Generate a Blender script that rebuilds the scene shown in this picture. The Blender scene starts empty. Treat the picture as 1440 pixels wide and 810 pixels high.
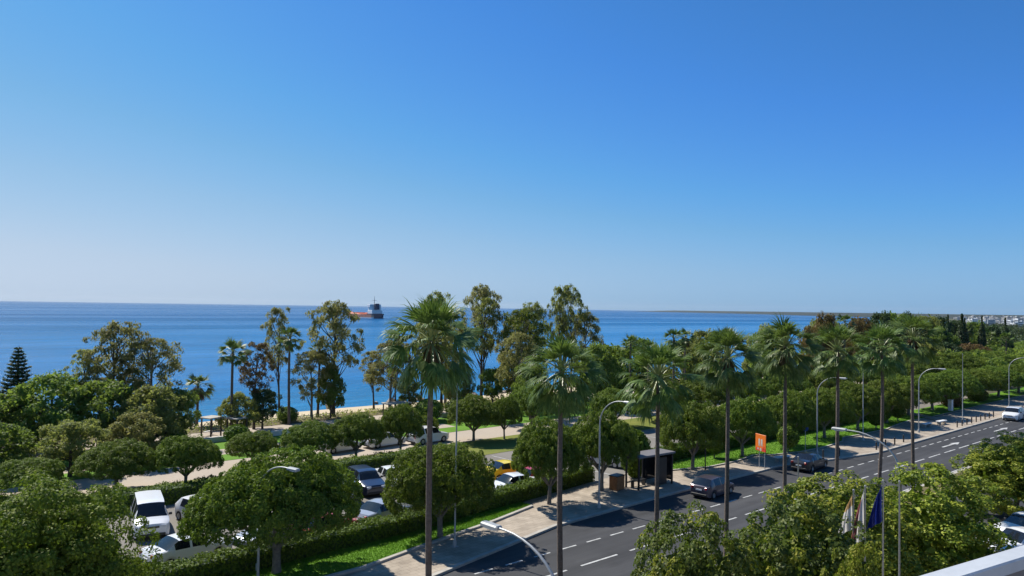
import bpy, math, random
import numpy as np
from mathutils import Vector, Matrix, Euler

random.seed(7)
RNG = np.random.default_rng(11)
SC = bpy.context.scene
COL = SC.collection
R = math.radians

# ------------------------------------------------------------------ materials
def new_mat(name):
    m = bpy.data.materials.new(name); m.use_nodes = True
    nt = m.node_tree; b = nt.nodes['Principled BSDF']
    return m, nt, b

def plain(name, col, rough=0.5, metal=0.0, spec=0.5, var=0.0, scale=4.0, coat=0.0, bump=0.0):
    m, nt, b = new_mat(name)
    b.inputs['Base Color'].default_value = (*col, 1)
    b.inputs['Roughness'].default_value = rough
    b.inputs['Metallic'].default_value = metal
    b.inputs['Specular IOR Level'].default_value = spec
    b.inputs['Coat Weight'].default_value = coat
    b.inputs['Coat Roughness'].default_value = 0.06
    if var or bump:
        tc = nt.nodes.new('ShaderNodeTexCoord')
        n = nt.nodes.new('ShaderNodeTexNoise'); n.inputs['Scale'].default_value = scale
        n.inputs['Detail'].default_value = 5; n.inputs['Roughness'].default_value = .65
        nt.links.new(tc.outputs['Object'], n.inputs['Vector'])
        if var:
            r = nt.nodes.new('ShaderNodeValToRGB')
            r.color_ramp.elements[0].position = .3; r.color_ramp.elements[1].position = .72
            r.color_ramp.elements[0].color = (*[c*(1-var) for c in col], 1)
            r.color_ramp.elements[1].color = (*[min(.9, c*(1+var)) for c in col], 1)
            nt.links.new(n.outputs['Fac'], r.inputs['Fac']); nt.links.new(r.outputs['Color'], b.inputs['Base Color'])
        if bump:
            bp = nt.nodes.new('ShaderNodeBump'); bp.inputs['Strength'].default_value = bump
            bp.inputs['Distance'].default_value = .05
            nt.links.new(n.outputs['Fac'], bp.inputs['Height']); nt.links.new(bp.outputs['Normal'], b.inputs['Normal'])
    return m

def leafmat(name, stops, rough=.6, spec=.2, trans=.25, tcol=(.16, .24, .02), objvar=.18):
    """green of each leaf drawn at random per leaf, shifted a little per tree"""
    m, nt, b = new_mat(name)
    N = nt.nodes.new; L = nt.links.new
    g = N('ShaderNodeNewGeometry'); r = N('ShaderNodeValToRGB')
    el = r.color_ramp.elements
    while len(el) < len(stops): el.new(.5)
    for e, (p, c) in zip(el, stops): e.position = p; e.color = (*c, 1)
    L(g.outputs['Random Per Island'], r.inputs['Fac'])
    oi = N('ShaderNodeObjectInfo'); mr = N('ShaderNodeMapRange')
    mr.inputs['To Min'].default_value = 1-objvar; mr.inputs['To Max'].default_value = 1+objvar
    L(oi.outputs['Random'], mr.inputs['Value'])
    hs = N('ShaderNodeHueSaturation'); L(mr.outputs['Result'], hs.inputs['Value']); L(r.outputs['Color'], hs.inputs['Color'])
    mh = N('ShaderNodeMapRange'); mh.inputs['To Min'].default_value = .485; mh.inputs['To Max'].default_value = .515
    L(oi.outputs['Random'], mh.inputs['Value']); L(mh.outputs['Result'], hs.inputs['Hue'])
    L(hs.outputs['Color'], b.inputs['Base Color'])
    b.inputs['Roughness'].default_value = rough; b.inputs['Specular IOR Level'].default_value = spec
    t = N('ShaderNodeBsdfTranslucent'); t.inputs['Color'].default_value = (*tcol, 1)
    mx = N('ShaderNodeMixShader'); mx.inputs['Fac'].default_value = trans
    L(b.outputs['BSDF'], mx.inputs[1]); L(t.outputs['BSDF'], mx.inputs[2])
    L(mx.outputs['Shader'], nt.nodes['Material Output'].inputs['Surface'])
    return m

def ground_mat(name, c1, c2, s1=.35, s2=6.0, rough=.9, c3=None, bump=.25, spec=.2):
    """two noise scales in world metres"""
    m, nt, b = new_mat(name); N = nt.nodes.new; L = nt.links.new
    g = N('ShaderNodeNewGeometry')
    a = N('ShaderNodeTexNoise'); a.inputs['Scale'].default_value = s1; a.inputs['Detail'].default_value = 6
    f = N('ShaderNodeTexNoise'); f.inputs['Scale'].default_value = s2; f.inputs['Detail'].default_value = 8; f.inputs['Roughness'].default_value = .7
    L(g.outputs['Position'], a.inputs['Vector']); L(g.outputs['Position'], f.inputs['Vector'])
    mx = N('ShaderNodeMix'); mx.data_type = 'FLOAT'; mx.inputs[0].default_value = .5
    L(a.outputs['Fac'], mx.inputs[2]); L(f.outputs['Fac'], mx.inputs[3])
    r = N('ShaderNodeValToRGB'); e = r.color_ramp.elements
    e[0].position = .36; e[0].color = (*c1, 1); e[1].position = .64; e[1].color = (*c2, 1)
    if c3:
        k = e.new(.78); k.color = (*c3, 1)
    L(mx.outputs[0], r.inputs['Fac']); L(r.outputs['Color'], b.inputs['Base Color'])
    bp = N('ShaderNodeBump'); bp.inputs['Strength'].default_value = bump; bp.inputs['Distance'].default_value = .05
    L(f.outputs['Fac'], bp.inputs['Height']); L(bp.outputs['Normal'], b.inputs['Normal'])
    b.inputs['Roughness'].default_value = rough; b.inputs['Specular IOR Level'].default_value = spec
    return m

def wear(m):
    nt = m.node_tree; b = nt.nodes['Principled BSDF']; N = nt.nodes.new; L = nt.links.new
    src = b.inputs['Base Color'].links[0].from_socket
    g = N('ShaderNodeNewGeometry'); col = src
    for sc, lo, hi, dk, lt in (((.015, 1.1, 1), .38, .66, .8, 1.14), ((.09, .35, 1), .42, .6, .88, 1.1), ((.6, .9, 1), .55, .72, 1.0, .8)):
        mp = N('ShaderNodeMapping'); mp.inputs['Scale'].default_value = sc; n = N('ShaderNodeTexNoise'); n.inputs['Scale'].default_value = 1; n.inputs['Detail'].default_value = 6
        L(g.outputs['Position'], mp.inputs['Vector']); L(mp.outputs['Vector'], n.inputs['Vector'])
        r = N('ShaderNodeMapRange'); r.inputs['From Min'].default_value = lo; r.inputs['From Max'].default_value = hi; r.inputs['To Min'].default_value = dk; r.inputs['To Max'].default_value = lt; L(n.outputs['Fac'], r.inputs['Value'])
        v = N('ShaderNodeVectorMath'); v.operation = 'SCALE'; L(col, v.inputs[0]); L(r.outputs['Result'], v.inputs['Scale']); col = v.outputs['Vector']
    L(col, b.inputs['Base Color']); return m

def paving_mat(name, c1, c2, mortar, w=.6, h=.4):
    m, nt, b = new_mat(name); N = nt.nodes.new; L = nt.links.new
    g = N('ShaderNodeNewGeometry'); br = N('ShaderNodeTexBrick')
    br.inputs['Color1'].default_value = (*c1, 1); br.inputs['Color2'].default_value = (*c2, 1); br.inputs['Mortar'].default_value = (*mortar, 1)
    br.inputs['Scale'].default_value = 1; br.inputs['Mortar Size'].default_value = .012
    br.inputs['Brick Width'].default_value = w; br.inputs['Row Height'].default_value = h
    L(g.outputs['Position'], br.inputs['Vector'])
    n = N('ShaderNodeTexNoise'); n.inputs['Scale'].default_value = .8; n.inputs['Detail'].default_value = 8; L(g.outputs['Position'], n.inputs['Vector'])
    r = N('ShaderNodeValToRGB'); r.color_ramp.elements[0].position = .3; r.color_ramp.elements[0].color = (.72, .7, .68, 1)
    r.color_ramp.elements[1].position = .65; r.color_ramp.elements[1].color = (1.08, 1.06, 1.04, 1); L(n.outputs['Fac'], r.inputs['Fac'])
    mu = N('ShaderNodeMix'); mu.data_type = 'RGBA'; mu.blend_type = 'MULTIPLY'; mu.inputs[0].default_value = 1
    L(br.outputs['Color'], mu.inputs[6]); L(r.outputs['Color'], mu.inputs[7]); L(mu.outputs[2], b.inputs['Base Color'])
    b.inputs['Roughness'].default_value = .85; b.inputs['Specular IOR Level'].default_value = .25
    return m

M = {}
M['ficus'] = leafmat('ficus_leaf', [(0, (.045, .082, .01)), (.35, (.09, .145, .015)), (.72, (.15, .205, .022)), (1, (.24, .285, .036))], rough=.6, spec=.22, trans=.32)
M['ficus_young'] = leafmat('young_leaf', [(0, (.1, .15, .015)), (.5, (.17, .225, .022)), (1, (.27, .31, .04))], trans=.32)
M['street_young'] = leafmat('young_street_leaf', [(0, (.17, .21, .018)), (.5, (.27, .3, .026)), (1, (.38, .38, .05))], trans=.32)
M['street'] = leafmat('broad_leaf', [(0, (.08, .115, .012)), (.4, (.16, .21, .018)), (.75, (.26, .3, .028)), (1, (.38, .385, .05))], rough=.55, spec=.25, trans=.3)
M['broad'] = leafmat('park_leaf', [(0, (.06, .115, .022)), (.5, (.11, .185, .032)), (1, (.18, .245, .045))], rough=.6, spec=.2, trans=.4, tcol=(.26, .36, .05))
M['olive'] = leafmat('olive_leaf', [(0, (.085, .11, .03)), (.5, (.14, .165, .042)), (1, (.21, .215, .065))], tcol=(.36, .4, .09), trans=.42)
M['brown'] = leafmat('dry_leaf', [(0, (.09, .05, .025)), (.5, (.15, .095, .035)), (1, (.17, .15, .05))], tcol=(.25, .18, .05))
M['mixed'] = leafmat('gum_leaf', [(0, (.09, .11, .026)), (.4, (.16, .18, .038)), (.75, (.23, .205, .055)), (1, (.3, .22, .075))], tcol=(.32, .32, .1), trans=.42)
M['lime'] = leafmat('lime_leaf', [(0, (.06, .1, .015)), (.5, (.11, .16, .02)), (1, (.18, .23, .03))], tcol=(.25, .3, .03))
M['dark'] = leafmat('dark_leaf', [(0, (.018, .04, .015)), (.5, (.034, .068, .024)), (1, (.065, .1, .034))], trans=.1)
M['hedge'] = leafmat('hedge_leaf', [(0, (.045, .09, .01)), (.5, (.09, .16, .015)), (1, (.15, .225, .022))])
M['frond'] = leafmat('palm_blade', [(0, (.045, .09, .018)), (.5, (.09, .145, .028)), (1, (.17, .225, .05))], rough=.5, spec=.3, trans=.25, tcol=(.17, .26, .04))
M['petiole'] = plain('palm_stalk', (.2, .235, .075), .45)
M['thatch'] = leafmat('dead_frond', [(0, (.07, .045, .022)), (.5, (.12, .08, .04)), (1, (.18, .125, .065))], tcol=(.2, .12, .05), trans=.15)
M['grass'] = leafmat('grass_blade', [(0, (.07, .17, .01)), (.5, (.12, .26, .016)), (1, (.19, .32, .03))], tcol=(.15, .3, .02))
M['bark'] = plain('grey_bark', (.17, .15, .125), .9, var=.35, scale=5, bump=.6)
M['palmbark'] = plain('palm_bark', (.13, .1, .078), .95, var=.4, scale=9, bump=.8)
M['darkbark'] = plain('dark_bark', (.07, .055, .042), .95, var=.35, scale=4, bump=.5)
M['lawn'] = ground_mat('lawn_grass', (.08, .18, .012), (.13, .27, .02), .4, 14, c3=(.19, .29, .035), bump=.6)
M['drylawn'] = ground_mat('dry_lawn', (.11, .15, .025), (.2, .2, .04), .25, 8, c3=(.25, .22, .07), bump=.5)
M['scrub'] = ground_mat('scrub_ground', (.1, .085, .04), (.17, .14, .06), .3, 5, c3=(.1, .12, .04), bump=.6)
M['earth'] = ground_mat('earth', (.055, .065, .035), (.12, .11, .065), .02, 1.5)
M['asphalt'] = ground_mat('asphalt', (.045, .046, .05), (.062, .062, .064), .18, 30, c3=(.075, .075, .076), rough=.88, bump=.15, spec=.3)
wear(M['asphalt'])
M['lot'] = ground_mat('lot_asphalt', (.17, .155, .135), (.24, .22, .19), .22, 12, rough=.9, bump=.15)
M['promenade'] = ground_mat('promenade_paving', (.37, .31, .245), (.46, .39, .315), .15, 4, bump=.1)
M['sand'] = ground_mat('beach_sand', (.45, .36, .23), (.58, .48, .33), .12, 3, c3=(.64, .55, .4))
M['paving'] = paving_mat('paving_slabs', (.37, .315, .25), (.43, .37, .295), (.23, .195, .16))
M['kerb'] = plain('kerb_stone', (.4, .37, .32), .85, var=.2, scale=2)
M['marking'] = ground_mat('road_paint', (.3, .3, .29), (.62, .62, .6), 1.5, 9, rough=.75, bump=.05)
M['galv'] = plain('galvanised_steel', (.4, .41, .4), .45, .35, var=.08, scale=3)
M['greypole'] = plain('grey_paint', (.38, .39, .38), .5, .2, var=.1, scale=2)
M['white'] = plain('white_paint', (.78, .78, .76), .5, var=.05, scale=1.5)
M['offwhite'] = plain('render_wall', (.62, .59, .54), .8, var=.1, scale=.6)
M['ledge'] = plain('ledge_paint', (.46, .48, .5), .55, var=.09, scale=5, bump=.08)
M['panel'] = plain('balcony_panel', (.16, .15, .15), .6, var=.1, scale=3)
M['darkmetal'] = plain('dark_metal', (.03, .032, .035), .4, .3)
M['glass'] = plain('tinted_glass', (.012, .015, .02), .06, 0, 0.6)
M['shelterglass'] = plain('shelter_panel', (.02, .024, .03), .08, 0, .6)
M['tyre'] = plain('tyre', (.018, .018, .018), .85)
M['rim'] = plain('alloy', (.45, .46, .47), .3, .8)
M['plastic'] = plain('black_plastic', (.02, .02, .021), .6)
M['lamp_lens'] = plain('lamp_lens', (.7, .72, .74), .1, 0, .7)
M['tail'] = plain('tail_lens', (.35, .012, .01), .15, 0, .6)
M['orange'] = plain('sign_orange', (.75, .17, .02), .45, var=.06, scale=2)
M['red'] = plain('sign_red', (.62, .06, .035), .45)
M['signgrey'] = plain('sign_grey', (.5, .5, .48), .5)
M['blue'] = plain('sign_blue', (.02, .1, .45), .4)
M['flagwhite'] = plain('flag_white', (.72, .68, .64), .8)
M['flagred'] = plain('flag_maroon', (.3, .09, .09), .8)
M['flagblue'] = plain('flag_blue', (.01, .02, .15), .75)
M['flagochre'] = plain('flag_ochre', (.55, .36, .16), .8)
M['wood'] = plain('bin_wood', (.36, .15, .05), .7, var=.25, scale=6)
M['rock'] = plain('shore_rock', (.3, .25, .2), .9, var=.35, scale=2, bump=.6)
for k in ('flagwhite', 'flagred', 'flagblue', 'flagochre'):    # thin cloth lets light through
    nt_ = M[k].node_tree; b_ = nt_.nodes['Principled BSDF']; t_ = nt_.nodes.new('ShaderNodeBsdfTranslucent'); t_.inputs['Color'].default_value = b_.inputs['Base Color'].default_value
    x_ = nt_.nodes.new('ShaderNodeMixShader'); x_.inputs['Fac'].default_value = .5
    nt_.links.new(b_.outputs['BSDF'], x_.inputs[1]); nt_.links.new(t_.outputs['BSDF'], x_.inputs[2]); nt_.links.new(x_.outputs['Shader'], nt_.nodes['Material Output'].inputs['Surface'])
for k, c in dict(p_white=(.8, .8, .79), p_silver=(.42, .44, .46), p_black=(.015, .017, .022), p_navy=(.02, .03, .06), p_red=(.5, .03, .02),
                 p_yellow=(.85, .64, .012), p_plum=(.085, .07, .09), p_grey=(.2, .21, .22), p_coral=(.55, .08, .04)).items():
    M[k] = plain('paint_'+k[2:], c, .28, .25 if k in ('p_silver', 'p_plum', 'p_grey') else 0, .5, coat=.7)

# ------------------------------------------------------------------ mesh helpers
class MB:
    def __init__(s): s.v = []; s.f = []; s.m = []
    def add(s, v, f, mi=0):
        o = len(s.v); s.v += [tuple(p) for p in v]; s.f += [tuple(i+o for i in q) for q in f]; s.m += [mi]*len(f)
    def box(s, c, d, rz=0, mi=0, rx=0, ry=0):
        x, y, z = [k/2 for k in d]
        q = Euler((rx, ry, rz)).to_matrix()
        vs = [Vector(c)+q@Vector((i*x, j*y, k*z)) for i in (-1, 1) for j in (-1, 1) for k in (-1, 1)]
        s.add(vs, [(0, 1, 3, 2), (4, 6, 7, 5), (0, 4, 5, 1), (2, 3, 7, 6), (0, 2, 6, 4), (1, 5, 7, 3)], mi)
    def bbox(s, c, d, b, rz=0, mi=0):
        """box with its vertical and top edges chamfered"""
        x, y, z = [k/2 for k in d]; q = Matrix.Rotation(rz, 3, 'Z')
        def ring(xx, yy, bb, zz): return [Vector((sx*xx - (sx*bb if a else 0), sy*yy - (0 if a else sy*bb), zz)) for sx, sy, a in
                                          ((1, -1, 0), (1, 1, 0), (1, 1, 1), (-1, 1, 1), (-1, 1, 0), (-1, -1, 0), (-1, -1, 1), (1, -1, 1))]
        rs = [ring(x, y, b, -z), ring(x, y, b, z-b), ring(x-b, y-b, b*.6, z)]
        vs = [Vector(c)+q@p for r in rs for p in r]; fs = []
        for k in (0, 1):
            for i in range(8): fs.append((k*8+i, k*8+(i+1) % 8, k*8+8+(i+1) % 8, k*8+8+i))
        fs += [tuple(range(16, 24)), tuple(range(7, -1, -1))]
        s.add(vs, fs, mi)
    def tube(s, pts, rad, n=8, mi=0, cap=True):
        pts = [Vector(p) for p in pts]
        if not hasattr(rad, '__len__'): rad = [rad]*len(pts)
        vs = []; fs = []; prev = None
        for i, p in enumerate(pts):
            t = (pts[min(i+1, len(pts)-1)]-pts[max(i-1, 0)]).normalized()
            if prev is None: a = t.orthogonal().normalized()
            else: a = (prev - t*prev.dot(t)).normalized()
            prev = a; b = t.cross(a)
            for k in range(n):
                th = 2*math.pi*k/n; vs.append(p+(a*math.cos(th)+b*math.sin(th))*rad[i])
        for i in range(len(pts)-1):
            for k in range(n): fs.append((i*n+k, i*n+(k+1) % n, (i+1)*n+(k+1) % n, (i+1)*n+k))
        if cap: fs += [tuple(range(n-1, -1, -1)), tuple(range((len(pts)-1)*n, len(pts)*n))]
        s.add(vs, fs, mi)
    def lathe(s, prof, n=16, axis='z', c=(0, 0, 0), mi=0):
        vs = []; fs = []
        for r, z in prof:
            for k in range(n):
                t = 2*math.pi*k/n; p = (r*math.cos(t), r*math.sin(t), z)
                if axis == 'y': p = (p[0], p[2], p[1])
                if axis == 'x': p = (p[2], p[0], p[1])
                vs.append((p[0]+c[0], p[1]+c[1], p[2]+c[2]))
        for i in range(len(prof)-1):
            for k in range(n): fs.append((i*n+k, i*n+(k+1) % n, (i+1)*n+(k+1) % n, (i+1)*n+k))
        s.add(vs, fs, mi)
    def build(s, name, mats, parent=None, smooth=False, angle=40):
        me = bpy.data.meshes.new(name); me.from_pydata(s.v, [], s.f)
        for m in (mats if isinstance(mats, (list, tuple)) else [mats]): me.materials.append(M[m] if isinstance(m, str) else m)
        me.polygons.foreach_set('material_index', s.m)
        if smooth:
            me.polygons.foreach_set('use_smooth', [True]*len(s.f)); me.set_sharp_from_angle(angle=R(angle))
        me.update()
        o = bpy.data.objects.new(name, me); COL.objects.link(o)
        if parent: o.parent = parent
        return o

def tag(o, label=None, cat=None, group=None, kind=None):
    if label: o['label'] = label
    if cat: o['category'] = cat
    if group: o['group'] = group
    if kind: o['kind'] = kind
    return o

def empty(name, loc=(0, 0, 0), rz=0, label=None, cat=None, group=None):
    o = bpy.data.objects.new(name, None); COL.objects.link(o)
    o.location = loc; o.rotation_euler = (0, 0, rz); o.empty_display_size = .3
    return tag(o, label, cat, group)

def copy_tree(o, parent=None):
    c = o.copy(); COL.objects.link(c)
    c.parent = parent
    for ch in list(o.children): copy_tree(ch, c)
    return c

PROTO_USED = set()
def place(proto, loc, rz, label, cat, group=None, scale=1, name=None):
    """first placing moves the original itself, later ones copy it with its parts"""
    if proto.name not in PROTO_USED: PROTO_USED.add(proto.name); o = proto
    else:
        o = copy_tree(proto)
        for k in ('group',):
            if k in o: del o[k]
    o.location = loc; o.rotation_euler = (0, 0, rz)
    o.scale = scale if hasattr(scale, '__len__') else (scale,)*3
    tag(o, label, cat, group)
    return o

# ------------------------------------------------------------------ foliage helpers
def unit(a): return a/np.maximum(np.linalg.norm(a, axis=1, keepdims=True), 1e-6)
def randdir(n): return unit(RNG.normal(size=(n, 3)))

def leaf_quads(P, Nn, T, ln, wd):
    """rhombic leaves: centre P, normal N, long axis T"""
    T = unit(T - Nn*np.sum(T*Nn, axis=1, keepdims=True)); B = np.cross(Nn, T)
    ln = np.broadcast_to(np.asarray(ln, float).reshape(-1, 1), (len(P), 1)); wd = np.broadcast_to(np.asarray(wd, float).reshape(-1, 1), (len(P), 1))
    V = np.stack([P-T*ln/2, P+B*wd/2 - T*ln*.08 + Nn*wd*.12, P+T*ln/2, P-B*wd/2 - T*ln*.08 + Nn*wd*.12], axis=1)
    return V  # n,4,3

def quads_obj(name, V, mat, parent=None, mats=None, mi=None):
    n = len(V); me = bpy.data.meshes.new(name)
    me.vertices.add(n*4); me.loops.add(n*4); me.polygons.add(n)
    me.vertices.foreach_set('co', V.reshape(-1).astype(np.float32))
    me.loops.foreach_set('vertex_index', np.arange(n*4, dtype=np.int32))
    me.polygons.foreach_set('loop_start', np.arange(0, n*4, 4, dtype=np.int32))
    for m in (mats or [mat]): me.materials.append(M[m])
    if mi is not None: me.polygons.foreach_set('material_index', mi.astype(np.int32))
    me.update(calc_edges=True)
    o = bpy.data.objects.new(name, me); COL.objects.link(o)
    if parent: o.parent = parent
    return o

def clump_leaves(C, rad, per, ln, wd, out=None, droop=0.0, flat=.75, shell=.6, fold=.4):
    """leaves spread through round clumps; mostly near the clump's own surface and facing out from it"""
    C = np.asarray(C, float); k = len(C); rad = np.broadcast_to(np.asarray(rad, float), (k,))
    idx = np.repeat(np.arange(k), per); d = randdir(len(idx))
    if out is not None: d = unit(d + out[idx]*.9)
    r = rad[idx]*(shell+(1-shell)*RNG.random(len(idx))**.6)
    P = C[idx]+d*r[:, None]*np.array([1, 1, flat])
    Nn = unit(d + np.array([0, 0, .35]) + RNG.normal(size=d.shape)*fold)
    T = unit(RNG.normal(size=d.shape)+np.array([0, 0, -droop*3]))
    s = RNG.uniform(.7, 1.25, len(idx))
    return leaf_quads(P, Nn, T, ln*s, wd*s)

def dome_points(n, rx, ry, z0, h, under=.18, bottom=.0):
    """points over a mushroom dome: z0 rim height, h dome height above the rim"""
    out = []; nr = []
    while len(out) < n:
        d = RNG.normal(size=3); d /= np.linalg.norm(d)
        if d[2] < -under: continue
        p = np.array([d[0]*rx, d[1]*ry, z0+h*max(d[2], 0)**.85 + min(d[2], 0)*h*.5])
        out.append(p); nr.append(d)
    return np.array(out), np.array(nr)

def limbs(mb, base_r, fork_z, tips, n=9, lean=(0, 0), mi=0):
    """trunk to a fork, then a curved limb to each tip"""
    f = Vector((lean[0], lean[1], fork_z))
    mb.tube([(0, 0, -.1), (lean[0]*.15, lean[1]*.15, fork_z*.35), (lean[0]*.6, lean[1]*.6, fork_z*.75), f, f+Vector((0, 0, fork_z*.12))],
            [base_r*1.35, base_r, base_r*.92, base_r*.98, base_r*.5], n, mi)
    for t in tips:
        t = Vector(t); mid = f.lerp(t, .5)+Vector((random.uniform(-.15, .15), random.uniform(-.15, .15), (t.z-f.z)*.06-.12))
        a = f+Vector((0, 0, -fork_z*.05))
        mb.tube([a, a.lerp(mid, .5)+Vector((0, 0, .03)), mid, mid.lerp(t, .55)+Vector((0, 0, .1)), t],
                [base_r*.55, base_r*.5, base_r*.4, base_r*.27, base_r*.12], 7, mi)

# ------------------------------------------------------------------ tree prototypes
def dome_tree(name, rx, ry, rim, top, leafm, n_cl=130, per=135, cr=(.45, .85), ln=.2, wd=.125, trunk_r=.22, fork=1.35, barkm='bark', inner=2600, ragged=.3, under=.25, fold=.6, young=.2):
    root = empty(name)
    P, Nn = dome_points(n_cl, rx-.12, ry-.12, rim+.25, top-rim-.4, under)
    # uneven outline
    q_ = RNG.uniform(0, 6.28, 6); P += Nn*((.2*np.sin(Nn[:, 0]*3.1+q_[0])*np.cos(Nn[:, 1]*2.7+q_[1])+.16*np.sin(Nn[:, 1]*5.3+q_[2]+Nn[:, 2]*4))*rx/4.3)[:, None]
    P += Nn*RNG.normal(0, ragged, (n_cl, 1)); rad = RNG.uniform(*cr, n_cl)
    P -= Nn*rad[:, None]*.5
    V = [clump_leaves(P, rad, per, ln, wd, out=Nn, flat=.95, fold=fold)]
    yng = np.repeat(RNG.random(n_cl) < young, per)
    # flat under side
    q = n_cl//3; a = RNG.random(q)*2*np.pi; rr = np.sqrt(RNG.random(q))*.85
    U = np.stack([rr*rx*np.cos(a), rr*ry*np.sin(a), rim+.35+RNG.random(q)*.5+(1-rr)*.5], 1)
    V.append(clump_leaves(U, .6, int(per*.5), ln, wd))
    # inner leaves that close the crown
    d = randdir(inner); d[:, 2] = np.abs(d[:, 2]); rr = RNG.uniform(.35, .85, (inner, 1))
    I = np.stack([d[:, 0]*rx, d[:, 1]*ry, d[:, 2]*(top-rim-.4)], 1)*rr+np.array([0, 0, rim+.3])
    V.append(leaf_quads(I, randdir(inner), randdir(inner), .5, .32))
    V = np.concatenate(V); mi = np.zeros(len(V)); mi[:len(yng)] = yng
    quads_obj('crown', V, None, root, [leafm, ('street' if leafm == 'street' else 'ficus')+'_young'], mi)
    mb = MB(); nt = 6
    tips = [(rx*.62*math.cos(k*2*math.pi/nt+random.uniform(-.3, .3)), ry*.62*math.sin(k*2*math.pi/nt+random.uniform(-.3, .3)), rim+random.uniform(.5, 1.1)) for k in range(nt)]
    tips.append((.2, .1, rim+1.4))
    limbs(mb, trunk_r, fork, tips, lean=(random.uniform(-.12, .12), random.uniform(-.12, .12)))
    mb.build('trunk', barkm, root, True, 60)
    return root

def clump_tree(name, h, levels, leafm, n_cl, cr, per, ln, wd, trunk_r, barkm='bark', droop=0, squash=.75, lean=(0, 0), core=0, ragged=.4, nl=9):
    """free-growing tree: levels = [(z fraction, radius)], limbs run to the clumps"""
    root = empty(name); zs = [l[0] for l in levels]; rs = [l[1] for l in levels]
    C = []; 
    for i in range(n_cl):
        zf = zs[0]+(zs[-1]-zs[0])*random.random()**.85
        rr = float(np.interp(zf, zs, rs)); a = random.random()*6.283
        q = rr*math.sqrt(random.uniform(.12, 1))
        C.append((q*math.cos(a)+lean[0]*zf+random.gauss(0, ragged), q*math.sin(a)+lean[1]*zf+random.gauss(0, ragged), zf*h))
    C = np.array(C); rad = RNG.uniform(*cr, n_cl)
    ax = np.stack([lean[0]*C[:, 2]/h, lean[1]*C[:, 2]/h, C[:, 2]*.85], 1)
    V = [clump_leaves(C, rad, per, ln, wd, out=unit(C-ax), droop=droop, flat=squash, shell=.35, fold=.8)]
    if core:
        k = RNG.integers(0, n_cl, core); V.append(leaf_quads(C[k]*np.array([.75, .75, 1])+RNG.normal(0, .35, (core, 3)), randdir(core), randdir(core), ln*2.2, wd*2.2))
    quads_obj('crown', np.concatenate(V), leafm, root)
    mb = MB(); zf0 = zs[0]*h
    pts = [(0, 0, -.1)]; rr = [trunk_r*1.3]
    for k in range(1, 7):
        f = k/6; pts.append((lean[0]*f+random.gauss(0, .12)*f, lean[1]*f+random.gauss(0, .12)*f, h*.93*f)); rr.append(trunk_r*(1-f*.82))
    mb.tube(pts, rr, 9)
    order = sorted(range(n_cl), key=lambda i: -rad[i])[:nl*3]
    for i in order[::max(1, len(order)//(nl*2))]:
        t = Vector(C[i]); zb = max(zf0*.55, t.z-random.uniform(1.2, 3.2)*h/12); f = zb/h
        b = Vector((lean[0]*f, lean[1]*f, zb)); m_ = b.lerp(t, .5)+Vector((0, 0, -.15))
        mb.tube([b, m_, t], [trunk_r*(1-f*.8)*.55, trunk_r*.25, trunk_r*.08], 6)
    mb.build('trunk', barkm, root, True, 60)
    return root

def palm_crown(n_fr, pet, blade, segs, emax, emin, wid, droop=.9, gap=2.35):
    quads = []; mi = []
    for k in range(n_fr):
        f = (k+.5)/n_fr; e = R(emax+(emin-emax)*f**.95+random.uniform(-13, 13)); a = k*2.39996+random.uniform(-.2, .2)
        L = pet*random.uniform(.8, 1.15)*(.55+.5*min(1, f*2.2)); bl = blade*random.uniform(.85, 1.1)
        hd = np.array([math.cos(a), math.sin(a), 0.]); lat = np.array([-math.sin(a), math.cos(a), 0.])
        p = np.array([0, 0, random.uniform(-.1, .15)-.35*f]) + hd*.12; dirv = hd*math.cos(e)+np.array([0, 0, math.sin(e)])
        pts = [p.copy()]
        for s in range(5):
            p = p+dirv*L/5; dirv = dirv+np.array([0, 0, -.085*(1-.45*max(0, math.sin(e)))]); dirv /= np.linalg.norm(dirv); pts.append(p.copy())
        up = np.cross(dirv, lat); up /= np.linalg.norm(up)
        for s in range(5):     # stalk, a narrow gutter of two faces
            for sg in (-1, 1):
                w0 = .05-.004*s
                quads.append([pts[s], pts[s+1], pts[s+1]+lat*sg*w0+up*.02, pts[s]+lat*sg*w0+up*.02] if sg > 0 else [pts[s+1], pts[s], pts[s]+lat*sg*w0+up*.02, pts[s+1]+lat*sg*w0+up*.02]); mi.append(1)
        tw = random.uniform(-.7, .7); l2 = lat*math.cos(tw)+up*math.sin(tw)
        for j in range(segs):
            ph = (j/(segs-1)-.5)*gap+random.uniform(-.05, .05)
            d = dirv*math.cos(ph)+l2*math.sin(ph); wdir = -dirv*math.sin(ph)+l2*math.cos(ph)
            d = d - up*.18*abs(math.sin(ph)); d /= np.linalg.norm(d)
            SL = bl*(1-.28*abs(ph)/(gap/2))*random.uniform(.75, 1.15); q = p.copy(); dd = d.copy(); c = [q.copy()]
            st = (.42, .26, .2, .2)
            for i, fr in enumerate(st):
                q = q+dd*SL*fr; c.append(q.copy())
                dd = dd+np.array([0, 0, -droop*(.55+.55*min(1, f*1.4))*(.12, .45, .8, .9)[i]*random.uniform(.5, 1.5)]) + wdir*random.gauss(0, .09); dd /= np.linalg.norm(dd)
            W = [wid*.35, wid, wid*.75, wid*.45, wid*.1]
            for i in range(4):
                quads.append([c[i]-wdir*W[i], c[i]+wdir*W[i], c[i+1]+wdir*W[i+1], c[i+1]-wdir*W[i+1]]); mi.append(0)
    return np.array(quads, float), np.array(mi)

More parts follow.
